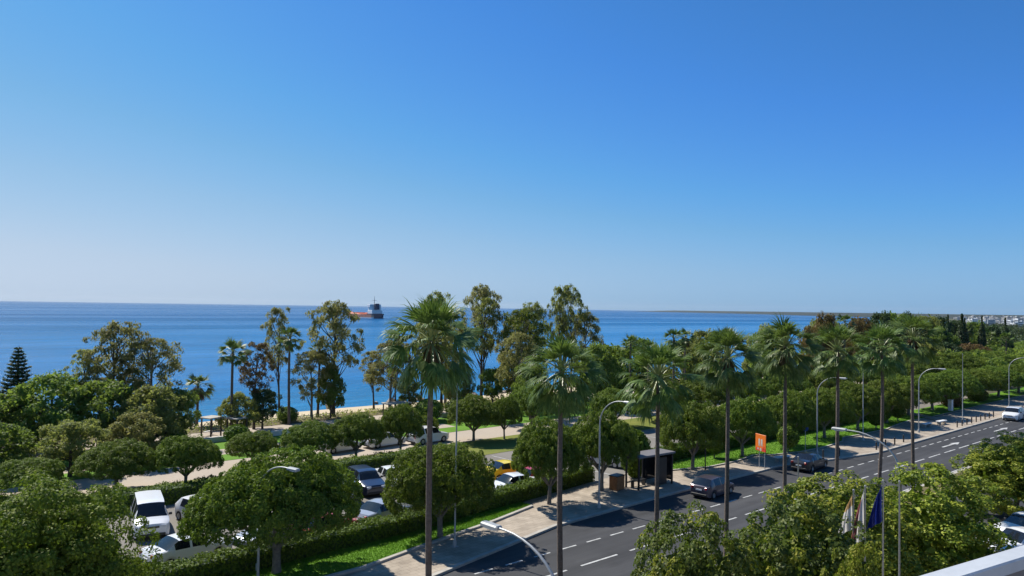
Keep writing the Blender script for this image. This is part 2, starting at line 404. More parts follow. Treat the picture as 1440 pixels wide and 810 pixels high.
def skirt_quads(n, length, r0, r1, wd=.09):
    a = RNG.random(n)*6.283; z = -RNG.random(n)*length*.55
    P0 = np.stack([np.cos(a)*r0, np.sin(a)*r0, z], 1); rr = r1*RNG.uniform(.5, 1.1, n)
    P1 = np.stack([np.cos(a)*rr, np.sin(a)*rr, z-length*RNG.uniform(.35, .6, n)], 1)
    T = P1-P0; ln = np.linalg.norm(T, axis=1); Nn = unit(np.stack([np.cos(a), np.sin(a), np.full(n, .2)], 1)+RNG.normal(0, .3, (n, 3)))
    return leaf_quads((P0+P1)/2, Nn, T, ln, wd*RNG.uniform(.6, 1.4, n))

def palm(name, h, crown, skirt=None, r=.17, lean=.15):
    root = empty(name)
    mb = MB(); pts = []; rr = []; ph = random.random()*6.28
    for k in range(0, 23):
        f = k/22; bulge = 1.55 if k == 0 else (1.22 if k == 1 else 1)
        pts.append((lean*math.sin(f*2.2)*math.cos(ph), lean*math.sin(f*2.2)*math.sin(ph), -.1+f*h)); rr.append(r*bulge*(1-.32*f)*(1.04 if k % 2 else .97))
    mb.tube(pts, rr, 10); mb.build('trunk', 'palmbark', root, True, 70)
    top = pts[-1]
    c = quads_obj('crown', crown[0], None, root, ['frond', 'petiole'], crown[1]); c.location = top
    if skirt is not None:
        s = quads_obj('dead_fronds', skirt, 'thatch', root); s.location = (top[0], top[1], top[2]-.15)
    return root

# ------------------------------------------------------------------ vehicles
def car_proto(kind):
    S = dict(
        sedan=dict(L=4.5, W=1.78, H=1.45, prof=[(0, .62), (.03, .74), (.22, .9), (.29, .95), (.42, 1.4), (.52, 1.45), (.68, 1.42), (.84, 1.06), (.97, 1.0), (1, .8)], ws=(.29, .43), rw=(.68, .84), wf=.19, wr=.8, pil=[(.29, .36), (.53, .56), (.74, .84)], belt=(.9, 1.0)),
        hatch=dict(L=4.0, W=1.75, H=1.5, prof=[(0, .6), (.03, .74), (.2, .92), (.26, .98), (.4, 1.44), (.55, 1.5), (.84, 1.46), (.96, 1.02), (.985, .95), (1, .75)], ws=(.26, .41), rw=(.84, .965), wf=.19, wr=.82, pil=[(.26, .34), (.54, .57), (.78, .97)], belt=(.92, 1.02)),
        suv=dict(L=4.5, W=1.86, H=1.68, prof=[(0, .7), (.03, .88), (.22, 1.05), (.27, 1.1), (.39, 1.6), (.5, 1.68), (.88, 1.64), (.975, 1.12), (.99, 1.05), (1, .8)], ws=(.27, .4), rw=(.88, .98), wf=.19, wr=.81, pil=[(.27, .34), (.52, .55), (.73, .76), (.86, .98)], belt=(1.04, 1.12)),
        van=dict(L=4.9, W=1.95, H=1.98, prof=[(0, .75), (.02, .95), (.13, 1.12), (.17, 1.2), (.31, 1.86), (.4, 1.96), (.9, 1.98), (.975, 1.9), (.99, 1.2), (1, .7)], ws=(.17, .32), rw=(.975, .99), wf=.17, wr=.8, pil=[(.17, .26), (.43, .46), (.7, .73), (.93, .99)], belt=(1.12, 1.2)),
    )[kind]
    L, W = S['L'], S['W']; wr_ = .34 if kind in ('suv', 'van') else .315; Ra = wr_+.07
    fx = [p[0] for p in S['prof']]; fz = [p[1] for p in S['prof']]
    st = set(fx)
    for c in (S['wf'], S['wr']):
        for k in range(-6, 7): st.add(round(c+k/6*Ra/L, 4))
    for a, b in S['pil']: st.add(a); st.add(b)
    for a in (*S['ws'], *S['rw']): st.add(a)
    for k in range(1, 20): st.add(k/20)
    xs = []; 
    for x in sorted(st):
        if 0 <= x <= 1 and (not xs or x-xs[-1] > .004): xs.append(x)
    def sec(f):
        x = L/2-f*L; zt = float(np.interp(f, fx, fz))
        e = min(f, 1-f); tp = 1-.2*max(0, 1-e/.1)**2
        w = W/2*tp; cab = S['ws'][0] <= f <= S['rw'][1]
        belt = float(np.interp(f, (S['ws'][0], S['rw'][1]), S['belt'])) if cab else zt-.07
        belt = min(belt, zt-.03)
        t = min(1, max(0, (zt-belt)/.4)) if cab else 0
        wt = w*(.93-.17*t) if cab else w*.9
        zb = .2 if e > .03 else .32
        za = zb
        for c in (S['wf'], S['wr']):
            d = abs(f-c)*L
            if d < Ra: za = max(za, wr_+math.sqrt(Ra*Ra-d*d))
        zm = max(.52, za+.04)
        pts = [(0, zb), (w*.88, zb), (w*.97, za), (w, zm), (w*.975, max(belt, zm+.02)), (wt, zt-.035*(1 if t > .3 else .6)), (wt*.6, zt), (0, zt+.012)]
        return x, pts
    secs = [sec(f) for f in xs]; ns = len(xs)
    body, wsm, rwm, side = MB(), MB(), MB(), {}
    for sgn in (1, -1):
        for i in range(ns-1):
            fm = (xs[i]+xs[i+1])/2
            for k in range(7):
                a = [(secs[i][0], sgn*secs[i][1][k][0], secs[i][1][k][1]), (secs[i][0], sgn*secs[i][1][k+1][0], secs[i][1][k+1][1]),
                     (secs[i+1][0], sgn*secs[i+1][1][k+1][0], secs[i+1][1][k+1][1]), (secs[i+1][0], sgn*secs[i+1][1][k][0], secs[i+1][1][k][1])]
                if sgn > 0: a = a[::-1]
                tgt = body
                if k in (5, 6):
                    if S['ws'][0] < fm < S['ws'][1]: tgt = wsm
                    elif S['rw'][0] < fm < S['rw'][1]: tgt = rwm
                if k == 4 and S['ws'][0] < fm < S['rw'][1] and not any(p <= fm <= q for p, q in S['pil']): tgt = side.setdefault((sgn, sum(1 for p, q in S['pil'] if fm > q)), MB())
                tgt.add(a, [(0, 1, 2, 3)])
    for i in (0, ns-1):   # end caps
        x, p = secs[i]; vs = [(x, y, z) for y, z in p]+[(x, -y, z) for y, z in p[::-1]]
        body.add(vs, [tuple(range(len(vs)))])
    def weld(mb):
        d = {}; vs = []; mp = []
        for v in mb.v:
            k = tuple(round(c, 4) for c in v)
            if k not in d: d[k] = len(vs); vs.append(v)
            mp.append(d[k])
        nf = []; nm = []
        for f, m_ in zip(mb.f, mb.m):
            g = []
            for i in f:
                if not g or g[-1] != mp[i]: g.append(mp[i])
            if g[0] == g[-1]: g.pop()
            if len(set(g)) > 2: nf.append(tuple(g)); nm.append(m_)
        mb.v, mb.f, mb.m = vs, nf, nm
        return mb
    root = empty('parked_car' if kind != 'van' else 'parked_van')
    b = weld(body).build('body', 'p_white', root, True, 32)
    weld(wsm).build('windscreen', 'glass', root, True, 60); weld(rwm).build('rear_window', 'glass', root, True, 60)
    [weld(sd).build('side_window', 'glass', root, True, 60) for sd in side.values()]
    for c in (S['wf'], S['wr']):
        for sg in (1, -1):
            x = L/2-c*L; y0 = sg*(W/2-.19)
            m = MB(); m.lathe([(wr_*.6, -.1), (wr_*.93, -.1), (wr_, -.06), (wr_, .06), (wr_*.93, .1), (wr_*.62, .1)], 20, 'y')
            w = m.build('wheel', 'tyre', root, True, 40); w.location = (x, y0+sg*.07, wr_)
            m = MB(); m.lathe([(.001, .06*sg), (wr_*.18, .085*sg), (wr_*.22, .06*sg), (wr_*.55, .05*sg), (wr_*.63, .095*sg)], 20, 'y')
            for q in range(5):
                a = q*2*math.pi/5; m.box((math.cos(a)*wr_*.38, .072*sg, math.sin(a)*wr_*.38), (wr_*.46, .03, .07), 0, 0, 0, -a)
            rm = m.build('rim', 'rim', w, True, 30)
    hz = fz[1]-.12
    for sg in (1, -1):
        m = MB(); m.bbox((L/2-.12, sg*(W/2-.36), hz), (.26, .34, .15), .03, sg*-.25); m.build('headlight', 'lamp_lens', root)
        m = MB(); m.bbox((-L/2+.09, sg*(W/2-.3), .84 if kind != 'van' else 1.0), (.2, .2, .3 if kind in ('van', 'suv') else .16), .02, sg*.25); m.build('tail_light', 'tail', root)
        m = MB(); m.bbox((L/2-(S['ws'][0]+.07)*L, sg*(W/2+.08), S['belt'][0]+.1), (.12, .2, .14), .03); m.build('mirror', 'plastic', root)
    for sx_ in (1, -1):
        m = MB(); m.bbox((sx_*(L/2-.03), 0, .36), (.14, W*.74, .16), .03); m.build('bumper', 'plastic', root)
    m = MB(); m.box((L/2+.005, 0, hz-.04), (.05, W*.38, .1)); m.build('grille', 'plastic', root)
    m = MB(); m.box((-L/2-.015, 0, .72 if kind != 'sedan' else .62), (.03, .5, .11)); m.build('number_plate', 'white', root)
    return root

def paint(root, mat):
    for ch in root.children:
        if ch.name.split('.')[0] == 'body':
            ch.material_slots[0].link = 'OBJECT'; ch.material_slots[0].material = M[mat]

CARS = {}
def car(kind, x, y, deg, mat, label, cat='car', group=None, z=0.0):
    if kind not in CARS: CARS[kind] = car_proto(kind)
    o = place(CARS[kind], (x, y, z), R(deg), label, cat, group)
    paint(o, mat); return o

# ------------------------------------------------------------------ setting: land, sea, roads
def sheet(name, pts, z, mat, thick=0, kind='structure'):
    mb = MB(); n = len(pts)
    mb.add([(x, y, z) for x, y in pts], [tuple(range(n))])
    if thick:
        vs = [(x, y, z) for x, y in pts]+[(x, y, z-thick) for x, y in pts]
        mb.add(vs, [(i, i+n, (i+1) % n+n, (i+1) % n) for i in range(n)])
    o = mb.build(name, mat); o['kind'] = kind
    return o
def strip(name, line, w, z, mat, thick=0, kind='structure'):
    """a band of width w (towards +Y) along a line"""
    return sheet(name, list(line)+[(x, y+w) for x, y in reversed(line)], z, mat, thick, kind)

coast = [(-900, 89), (-300, 88), (0, 88.3), (20, 88.2), (45, 88.6), (75, 88), (110, 88.6), (160, 89), (320, 92), (430, 112), (600, 172), (800, 238), (1200, 372), (1700, 540), (2600, 830), (3600, 1700), (4700, 3000), (5700, 4150), (5900, 4420), (6300, 4400), (9500, 3800)]
sheet('ground', coast+[(9500, -4400), (-900, -4400)], -.06, 'earth')
# beach slopes from the planted band under the water
mb = MB(); nb = 90
for i in range(nb+1):
    x = -140+i*6.5; w = .8*math.sin(i*.9)+.6*math.sin(i*.37+1)
    for j, (yy, zz) in enumerate(((86.4, .02), (89, -.1), (93+w*.5, -.55), (98+w, -1.1), (103+w, -1.75), (110, -3.2))): mb.v.append((x, yy, zz+.05*math.sin(i*1.7+j)))
for i in range(nb):
    for j in range(5): mb.f.append((i*6+j, i*6+j+1, i*6+j+7, i*6+j+6)); mb.m.append(0)
o = mb.build('beach', 'sand', None, True, 80); o['kind'] = 'structure'

def sea_mat():
    m, nt, b = new_mat('sea_water'); N = nt.nodes.new; L = nt.links.new
    g = N('ShaderNodeNewGeometry'); sp = N('ShaderNodeSeparateXYZ'); L(g.outputs['Position'], sp.inputs['Vector'])
    # depth of the water with distance from the shore
    mr = N('ShaderNodeMapRange'); mr.inputs['From Min'].default_value = 102; mr.inputs['From Max'].default_value = 900; L(sp.outputs['Y'], mr.inputs['Value'])
    r = N('ShaderNodeValToRGB'); e = r.color_ramp.elements
    e[0].position = 0; e[0].color = (.006, .135, .29, 1); e[1].position = 1; e[1].color = (.004, .08, .225, 1)
    k = e.new(.05); k.color = (.004, .118, .3, 1); k = e.new(.3); k.color = (.003, .115, .29, 1)
    L(mr.outputs['Result'], r.inputs['Fac'])
    # broad wind lanes drawn out along the shore
    mp = N('ShaderNodeMapping'); mp.inputs['Scale'].default_value = (.0012, .012, 1); mp.inputs['Rotation'].default_value = (0, 0, R(42)); L(g.outputs['Position'], mp.inputs['Vector'])
    n = N('ShaderNodeTexNoise'); n.inputs['Scale'].default_value = 1; n.inputs['Detail'].default_value = 5; L(mp.outputs['Vector'], n.inputs['Vector'])
    rr = N('ShaderNodeMapRange'); rr.inputs['From Min'].default_value = .4; rr.inputs['From Max'].default_value = .68; rr.inputs['To Min'].default_value = .3; rr.inputs['To Max'].default_value = .16
    L(n.outputs['Fac'], rr.inputs['Value']); L(rr.outputs['Result'], b.inputs['Roughness'])
    ln = N('ShaderNodeMapRange'); ln.inputs['From Min'].default_value = .4; ln.inputs['From Max'].default_value = .62; ln.inputs['To Min'].default_value = .86; ln.inputs['To Max'].default_value = 1.2; L(n.outputs['Fac'], ln.inputs['Value'])  # lane sheen repeated in the base colour, darker and lighter
    sw = N('ShaderNodeTexNoise'); sw.inputs['Scale'].default_value = 1; sw.inputs['Detail'].default_value = 8; sw.inputs['Roughness'].default_value = .7
    m3 = N('ShaderNodeMapping'); m3.inputs['Scale'].default_value = (.05, .16, 1); m3.inputs['Rotation'].default_value = (0, 0, R(38)); L(g.outputs['Position'], m3.inputs['Vector']); L(m3.outputs['Vector'], sw.inputs['Vector'])
    s2 = N('ShaderNodeMapRange'); s2.inputs['From Min'].default_value = .35; s2.inputs['From Max'].default_value = .65; s2.inputs['To Min'].default_value = .78; s2.inputs['To Max'].default_value = 1.2; L(sw.outputs['Fac'], s2.inputs['Value'])
    pm = N('ShaderNodeMath'); pm.operation = 'MULTIPLY'; L(ln.outputs['Result'], pm.inputs[0]); L(s2.outputs['Result'], pm.inputs[1])
    vs_ = N('ShaderNodeVectorMath'); vs_.operation = 'SCALE'; L(r.outputs['Color'], vs_.inputs[0]); L(pm.outputs[0], vs_.inputs['Scale'])
    L(vs_.outputs['Vector'], b.inputs['Base Color'])
    # ripples
    wv = N('ShaderNodeTexNoise'); wv.inputs['Scale'].default_value = .55; wv.inputs['Detail'].default_value = 7; wv.inputs['Roughness'].default_value = .62
    mp2 = N('ShaderNodeMapping'); mp2.inputs['Scale'].default_value = (.6, 1.6, 1); mp2.inputs['Rotation'].default_value = (0, 0, R(20)); L(g.outputs['Position'], mp2.inputs['Vector']); L(mp2.outputs['Vector'], wv.inputs['Vector'])
    bp = N('ShaderNodeBump'); bp.inputs['Strength'].default_value = .9; bp.inputs['Distance'].default_value = .5; L(wv.outputs['Fac'], bp.inputs['Height']); L(bp.outputs['Normal'], b.inputs['Normal'])
    b.inputs['Specular IOR Level'].default_value = .05; b.inputs['IOR'].default_value = 1.33
    return m
M['sea'] = sea_mat()
sheet('sea', [(-6990, 60), (9990, 60), (9990, 12400), (-6990, 12400)], -1.5, 'sea')

# road
kerb = [(-60, 31.0), (-5, 31.0), (22, 31.2), (27, 32.2), (35, 33.8), (46, 34.1), (64, 34.0), (70, 32.6), (78, 31.0), (120, 30.9), (180, 30.6), (420, 31)]
def kerb_y(x): return float(np.interp(x, [p[0] for p in kerb], [p[1] for p in kerb]))
sheet('road', [(-60, 23.2), (420, 22.2)]+kerb[::-1], 0.0, 'asphalt')
sheet('near_carriageway', [(-60, 15.3), (420, 15.3), (420, 19.8), (-60, 20.2)], 0.0, 'asphalt')
sheet('median_bed', [(-60, 20.5), (420, 20.1), (420, 21.9), (-60, 22.9)], .13, 'scrub', .2)
strip('kerbstone', [(-60, 22.9), (420, 21.9)], .3, .13, 'kerb', .2)
strip('kerbstone', [(-60, 20.2), (420, 19.8)], .3, .134, 'kerb', .2)
strip('kerbstone', [(-60, 15.0), (420, 15.0)], .3, .13, 'kerb', .2)
sheet('forecourt', [(-60, -40), (420, -40), (420, 15.0), (-60, 15.0)], .12, 'paving')
# kerb of the sea side and the pavement behind it
sheet('kerbstone', kerb+[(x, y+.28) for x, y in kerb[::-1]], .13, 'kerb', .2)
sheet('pavement', [(x, y+.28) for x, y in kerb]+[(420, 41.2), (60, 41.2), (47, 40.6), (37, 39.4), (18, 38), (-60, 38)], .126, 'paving', .15)
sheet('lawn', [(-60, 34.6), (0, 34.6), (21.4, 34.9), (25.6, 35.8), (32.6, 37.1), (37, 38.2), (37, 39.3), (18, 37.95), (-60, 37.95)], .2, 'lawn', .2)
lk = [(-60, 34.35), (0, 34.35), (21.4, 34.65), (25.6, 35.55), (32.6, 36.85), (37, 37.95)]
sheet('kerbstone', lk+[(x, y+.25) for x, y in lk[::-1]], .24, 'kerb', .15)
lf = [(54.5, 38.9), (58.2, 37.6), (62.5, 37.4), (66.5, 37.9), (68, 36.9), (71.8, 35.9), (76, 35.6), (81.4, 35.9), (84, 37), (88, 36.6), (94.4, 36.4), (99, 37), (104, 37.4), (110, 36.8), (140, 36.8), (200, 36.6), (420, 37)]
sheet('lawn', lf+[(420, 41.2), (62, 41.15), (54.5, 40.9)], .2, 'lawn', .2)
sheet('kerbstone', lf+[(x, y+.2) for x, y in lf[::-1]], .22, 'kerb', .15)
sheet('path', [(107.6, 35.5), (109.2, 35.0), (113.5, 41), (111.6, 41)], .24, 'promenade', .1)
# car park, park lawns, inner road, promenade, planted band
sheet('parking_lot', [(-60, 38.0), (18, 38.05), (37, 39.45), (47, 40.65), (60, 41.25), (150, 41.25), (150, 54.6), (-60, 54.6)], 0.0, 'lot')
sheet('park_lawn', [(-60, 54.6), (420, 54.6), (420, 61.2), (-60, 61.2)], .02, 'drylawn')
sheet('park_road', [(-60, 61.2), (420, 61.2), (420, 66.8), (-60, 66.8)], 0.004, 'promenade')
sheet('park_lawn', [(-60, 66.8), (420, 66.8), (420, 76.5), (-60, 76.5)], .024, 'lawn')
sheet('path', [(-60, 69.6), (55, 69.6), (55, 72.2), (-60, 72.2)], .03, 'promenade')
sheet('promenade', [(-60, 76.5), (420, 76.5), (420, 82.8), (-60, 82.8)], .01, 'promenade')
sheet('planted_band', [(-140, 82.8), (420, 82.8), (420, 86.6), (-140, 86.6)], .035, 'scrub')

# painted markings: dashes, arrows
def line_y(x, a, b): return a+(b-a)*(x-20)/90
mb = MB()
x = 2.0
while x < 260:
    y = line_y(x, 30.7, 29.2); mb.add([(x, y, .005), (x+1.25, y-.02, .005), (x+1.25, y+.1, .005), (x, y+.12, .005)], [(0, 1, 2, 3)]); x += 2.15
x = 2.2
while x < 260:
    y = line_y(x, 28.05, 26.4); mb.add([(x, y, .005), (x+3, y-.05, .005), (x+3, y+.09, .005), (x, y+.14, .005)], [(0, 1, 2, 3)]); x += 4.1
mb.add([(-60, 23.45, .005), (420, 22.45, .005), (420, 22.57, .005), (-60, 23.57, .005)], [(0, 1, 2, 3)])
def arrow(mb, x, y, s=1, turn=0):
    a = R(-1.2); c, si = math.cos(a), math.sin(a)
    def q(u, v): return (x+u*s*c-v*s*si, y+u*s*si+v*s*c, .005)
    mb.add([q(0, -.09), q(2.6, -.09), q(2.6, .09), q(0, .09)], [(0, 1, 2, 3)])
    mb.add([q(2.6, -.34), q(4.0, 0), q(2.6, .34)], [(0, 1, 2)])
    if turn: mb.add([q(.9, .09), q(1.8, .62), q(1.5, .75), q(.4, .09)], [(0, 1, 2, 3)]); mb.add([q(1.2, .9), q(2.4, 1.0), q(1.95, .42)], [(0, 1, 2)])
for x_ in (87.5, 104.5, 126): arrow(mb, x_, line_y(x_, 29.1, 27.9), 1.25); 
for x_ in (88, 105, 126): arrow(mb, x_, line_y(x_, 26.5, 24.9), 1.25)
o = mb.build('road_marking', 'marking'); o['kind'] = 'structure'
# parking bay lines
mb = MB()
for k in range(26):
    x = 8+k*2.6; mb.add([(x, 40.9 if x > 40 else 39.8, .005), (x+.1, 40.9 if x > 40 else 39.8, .005), (x+.1, 44.2, .005), (x, 44.2, .005)], [(0, 1, 2, 3)])
    mb.add([(x, 49.6, .005), (x+.1, 49.6, .005), (x+.1, 54, .005), (x, 54, .005)], [(0, 1, 2, 3)])
o = mb.build('bay_marking', 'marking'); o['kind'] = 'structure'

# headland and coastal rise
mb = MB(); ridge = []
for i in range(61):
    f = i/60; x = 5850-f*3000; y = 4380-f*3750 + 120*math.sin(f*9)
    hgt = 12*min(1, f*5+.12)*(.75+.25*math.sin(i*.9)+.15*math.sin(i*2.3))
    for dx, dy, z in ((-160, 130, -1), (-60, 50, hgt*.55), (60, -50, hgt), (500, -300, hgt*1.1), (1600, -900, hgt*1.3)): mb.v.append((x+dx, y+dy, z))
for i in range(60):
    for j in range(4): mb.f.append((i*5+j, i*5+5+j, i*5+6+j, i*5+j+1)); mb.m.append(0)
M['hill'] = ground_mat('headland_hazed_scrub', (.02, .034, .03), (.045, .054, .046), .004, .02)  # dark scrub turned bluish, distance haze put into the colour
o = mb.build('headland', 'hill', None, True, 80); o['kind'] = 'structure'

# ------------------------------------------------------------------ hedges and lawn blades
def hedge(name, line, w, h, label, leaf='hedge', dens=190, z0=.05, group=None):
    P = []; Nn = []
    segs = []
    for (x0, y0), (x1, y1) in zip(line[:-1], line[1:]): segs.append((np.array([x0, y0]), np.array([x1, y1]), math.hypot(x1-x0, y1-y0)))
    for a, b, ln in segs:
        d = (b-a)/ln; nn = np.array([-d[1], d[0]])
        for kind, ext in (('f', h), ('t', w), ('b', h)):
            n = int(ln*ext*dens); t = RNG.random(n); u = RNG.random(n)
            q = a+np.outer(t*ln, d)
            bump = .07*np.sin(q[:, 0]*2.1+1)+.05*np.sin(q[:, 0]*5.3)
            if kind == 't': p = np.concatenate([q+np.outer(u*w, nn), (h+bump)[:, None]], 1); no = np.array([0, 0, 1.])
            elif kind == 'f': p = np.concatenate([q, (u*(h+bump))[:, None]], 1); no = np.array([-nn[0], -nn[1], .15])
            else: p = np.concatenate([q+nn*w, (u*(h+bump))[:, None]], 1); no = np.array([nn[0], nn[1], .15])
            P.append(p+RNG.normal(0, .055, p.shape)); Nn.append(np.tile(no, (n, 1)))
    for e, sgn in ((segs[0], -1), (segs[-1], 1)):
        a, b, ln = e; d = (b-a)/ln; nn = np.array([-d[1], d[0]]); n = int(w*h*dens); c = a if sgn < 0 else b
        p = np.concatenate([c+np.outer(RNG.random(n)*w, nn), (RNG.random(n)*h)[:, None]], 1); P.append(p+RNG.normal(0, .05, p.shape)); Nn.append(np.tile([sgn*d[0], sgn*d[1], .1], (n, 1)))
    P = np.concatenate(P); Nn = unit(np.concatenate(Nn)+RNG.normal(0, .55, P.shape)); P[:, 2] += z0
    root = empty(name, (line[0][0], line[0][1], z0), 0, label, 'hedge', group)
    o_ = np.array([line[0][0], line[0][1], z0])
    quads_obj('foliage', leaf_quads(P-o_, Nn, randdir(len(P)), .17, .1), leaf, root)
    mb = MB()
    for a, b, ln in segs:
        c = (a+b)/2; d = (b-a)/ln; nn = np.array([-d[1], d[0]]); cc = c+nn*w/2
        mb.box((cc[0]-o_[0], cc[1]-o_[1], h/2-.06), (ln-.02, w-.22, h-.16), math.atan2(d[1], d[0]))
    mb.build('dark_core', 'dark', root)  # solid dark box filling the hedge behind its leaves
    return root
hedge('clipped_hedge', [(-6, 37.6), (18, 38.0), (27, 38.25), (37, 39.4), (46.5, 40.7)], 1.2, 1.12, 'long clipped hedge between roadside lawn and car park')
hedge('clipped_hedge', [(52.5, 41.3), (80, 41.4), (112, 41.4)], 1.2, 1.25, 'clipped hedge behind the lawn with the orange sign, beyond bus shelter')
hedge('clipped_hedge', [(-4, 54.6), (20, 54.8), (45, 55.0)], 1.5, 1.1, 'low hedge along the far side of the car park', dens=110)
hedge('clipped_hedge', [(88, 21.0), (99, 20.9)], 1.4, .9, 'low dark hedge on the road median near the lane arrows', 'ficus', 130)
hedge('clipped_hedge', [(76.5, 20.8), (80.5, 20.8)], 1.4, .8, 'short yellow-green hedge piece on the road median', 'lime', 130)

n = 26000
gx = RNG.uniform(8, 37, n); lo = np.interp(gx, [p[0] for p in lk], [p[1] for p in lk])+.27; hi = np.interp(gx, [18, 37], [37.95, 39.2])
gy = lo+RNG.random(n)*np.maximum(hi-lo, .02)
P = np.stack([gx, gy, np.full(n, .225)], 1); a = RNG.random(n)*6.283
quads_obj('grass', leaf_quads(P, np.stack([np.cos(a), np.sin(a), np.full(n, .25)], 1), np.stack([RNG.normal(0, .35, n), RNG.normal(0, .35, n), np.ones(n)], 1), .09, .035), 'grass')['kind'] = 'stuff'
n = 16000
gx = RNG.uniform(55, 110, n); lo = np.interp(gx, [p[0] for p in lf], [p[1] for p in lf])+.22
gy = lo+RNG.random(n)*(41.1-lo); P = np.stack([gx, gy, np.full(n, .225)], 1); a = RNG.random(n)*6.283
quads_obj('grass', leaf_quads(P, np.stack([np.cos(a), np.sin(a), np.full(n, .25)], 1), np.stack([RNG.normal(0, .35, n), RNG.normal(0, .35, n), np.ones(n)], 1), .11, .05), 'grass')['kind'] = 'stuff'
# low scrub on the planted band
n = 9000; P = np.stack([RNG.uniform(-60, 200, n), RNG.uniform(82.9, 86.6, n), RNG.uniform(.05, .5, n)], 1)
quads_obj('ground_cover', leaf_quads(P, randdir(n), randdir(n)+np.array([0, 0, .8]), .4, .14), 'olive')['kind'] = 'stuff'

#@@TREES
def recolour(o, part, mat):
    for ch in o.children:
        if ch.name.split('.')[0] == part: ch.material_slots[0].link = 'OBJECT'; ch.material_slots[0].material = M[mat]

# ------------------------------------------------------------------ trees along the pavement and in the park
FK = dict(n_cl=430, per=88, ln=.14, wd=.085, inner=3600)
FICUS = [dome_tree('ficus_tree', 4.3, 4.3, 2.65, 5.8, 'ficus', cr=(.26, .52), ragged=.13, **FK), dome_tree('ficus_tree', 4.3, 4.1, 2.55, 5.8, 'ficus', cr=(.28, .56), ragged=.17, **FK),
         dome_tree('ficus_tree', 4.3, 4.3, 2.7, 5.8, 'ficus', cr=(.25, .5), ragged=.15, **FK)]
FICUS.append(dome_tree('ficus_tree', 4.3, 4.3, 1.7, 5.8, 'ficus', n_cl=230, per=170, cr=(.42, .8), ln=.15, wd=.09, inner=3600, ragged=.36, fold=.38, young=.3))
M['ficus_sunlit'] = leafmat('sunlit_ficus_leaf', [(0, (.06, .105, .01)), (.35, (.12, .185, .016)), (.72, (.19, .26, .024)), (1, (.29, .34, .04))], trans=.32)  # same species as the other ficus, sunlight brightened into the leaf colour
G1 = 'clipped ficus trees along the sea side pavement'
row = [  # x, y, crown radius, height, proto, label
    (6.6, 37.2, 4.25, 6.1, 3, 'big bright ficus crown at the corner beside the white van'),
    (17.6, 36.9, 4.5, 6.1, 0, 'large dark ficus tree behind the street lamp nearest the white saloon'),
    (27.7, 36.9, 3.45, 5.5, 1, 'ficus tree behind the first palm trunk, standing in the lawn'),
    (38.4, 38.3, 2.85, 5.8, 2, 'ficus tree on the paved kerb side beside the red car'),
    (44.4, 38.6, 2.95, 5.9, 0, 'ficus tree beside the wooden litter box and the bus shelter'),
    (56.3, 38.5, 3.3, 5.9, 1, 'wide ficus tree beyond the bus shelter, behind the plum car'),
    (65.0, 38.8, 3.3, 5.6, 2, 'ficus tree directly behind the orange board'),
    (73.5, 38.6, 3.3, 5.6, 0, 'ficus tree behind the blue sign post'),
    (82.0, 38.8, 3.6, 5.5, 1, 'ficus tree behind the plain pole on the lawn'),
    (90.5, 38.8, 3.8, 5.5, 2, 'ficus tree behind the dark round topiary on the lawn'),
    (99.5, 39, 4.0, 5.4, 0, 'ficus tree just before the little path across the lawn'),
    (109.5, 40, 4.6, 5.4, 1, 'ficus tree overhanging the little path across the lawn'),
    (118.5, 40, 4.6, 5.3, 2, 'ficus tree behind the small white post'),
    (128, 40.5, 4.8, 5.2, 0, 'ficus tree beside the white box truck'),
    (138, 40, 4.9, 5.1, 1, 'ficus tree beyond the oncoming white car, by the white box truck'),
    (148, 39.5, 4.9, 5.0, 2, 'ficus tree second from the far end of the pavement row'),
    (158, 39, 5, 5.0, 0, 'last ficus tree of the pavement row, far down the road')]
for i, (x, y, r, h, k, lab) in enumerate(row):
    o = place(FICUS[k], (x, y-(.5 if i > 1 else 0), .1), (0, math.pi)[i % 2], lab, 'tree', G1, (r/4.3, r/4.3*(.8 if i == 0 else .66 if i < 2 else .86), h/5.8))
    if i == 0: recolour(o, 'crown', 'ficus_sunlit')
G2 = 'clipped round trees beyond the car park'
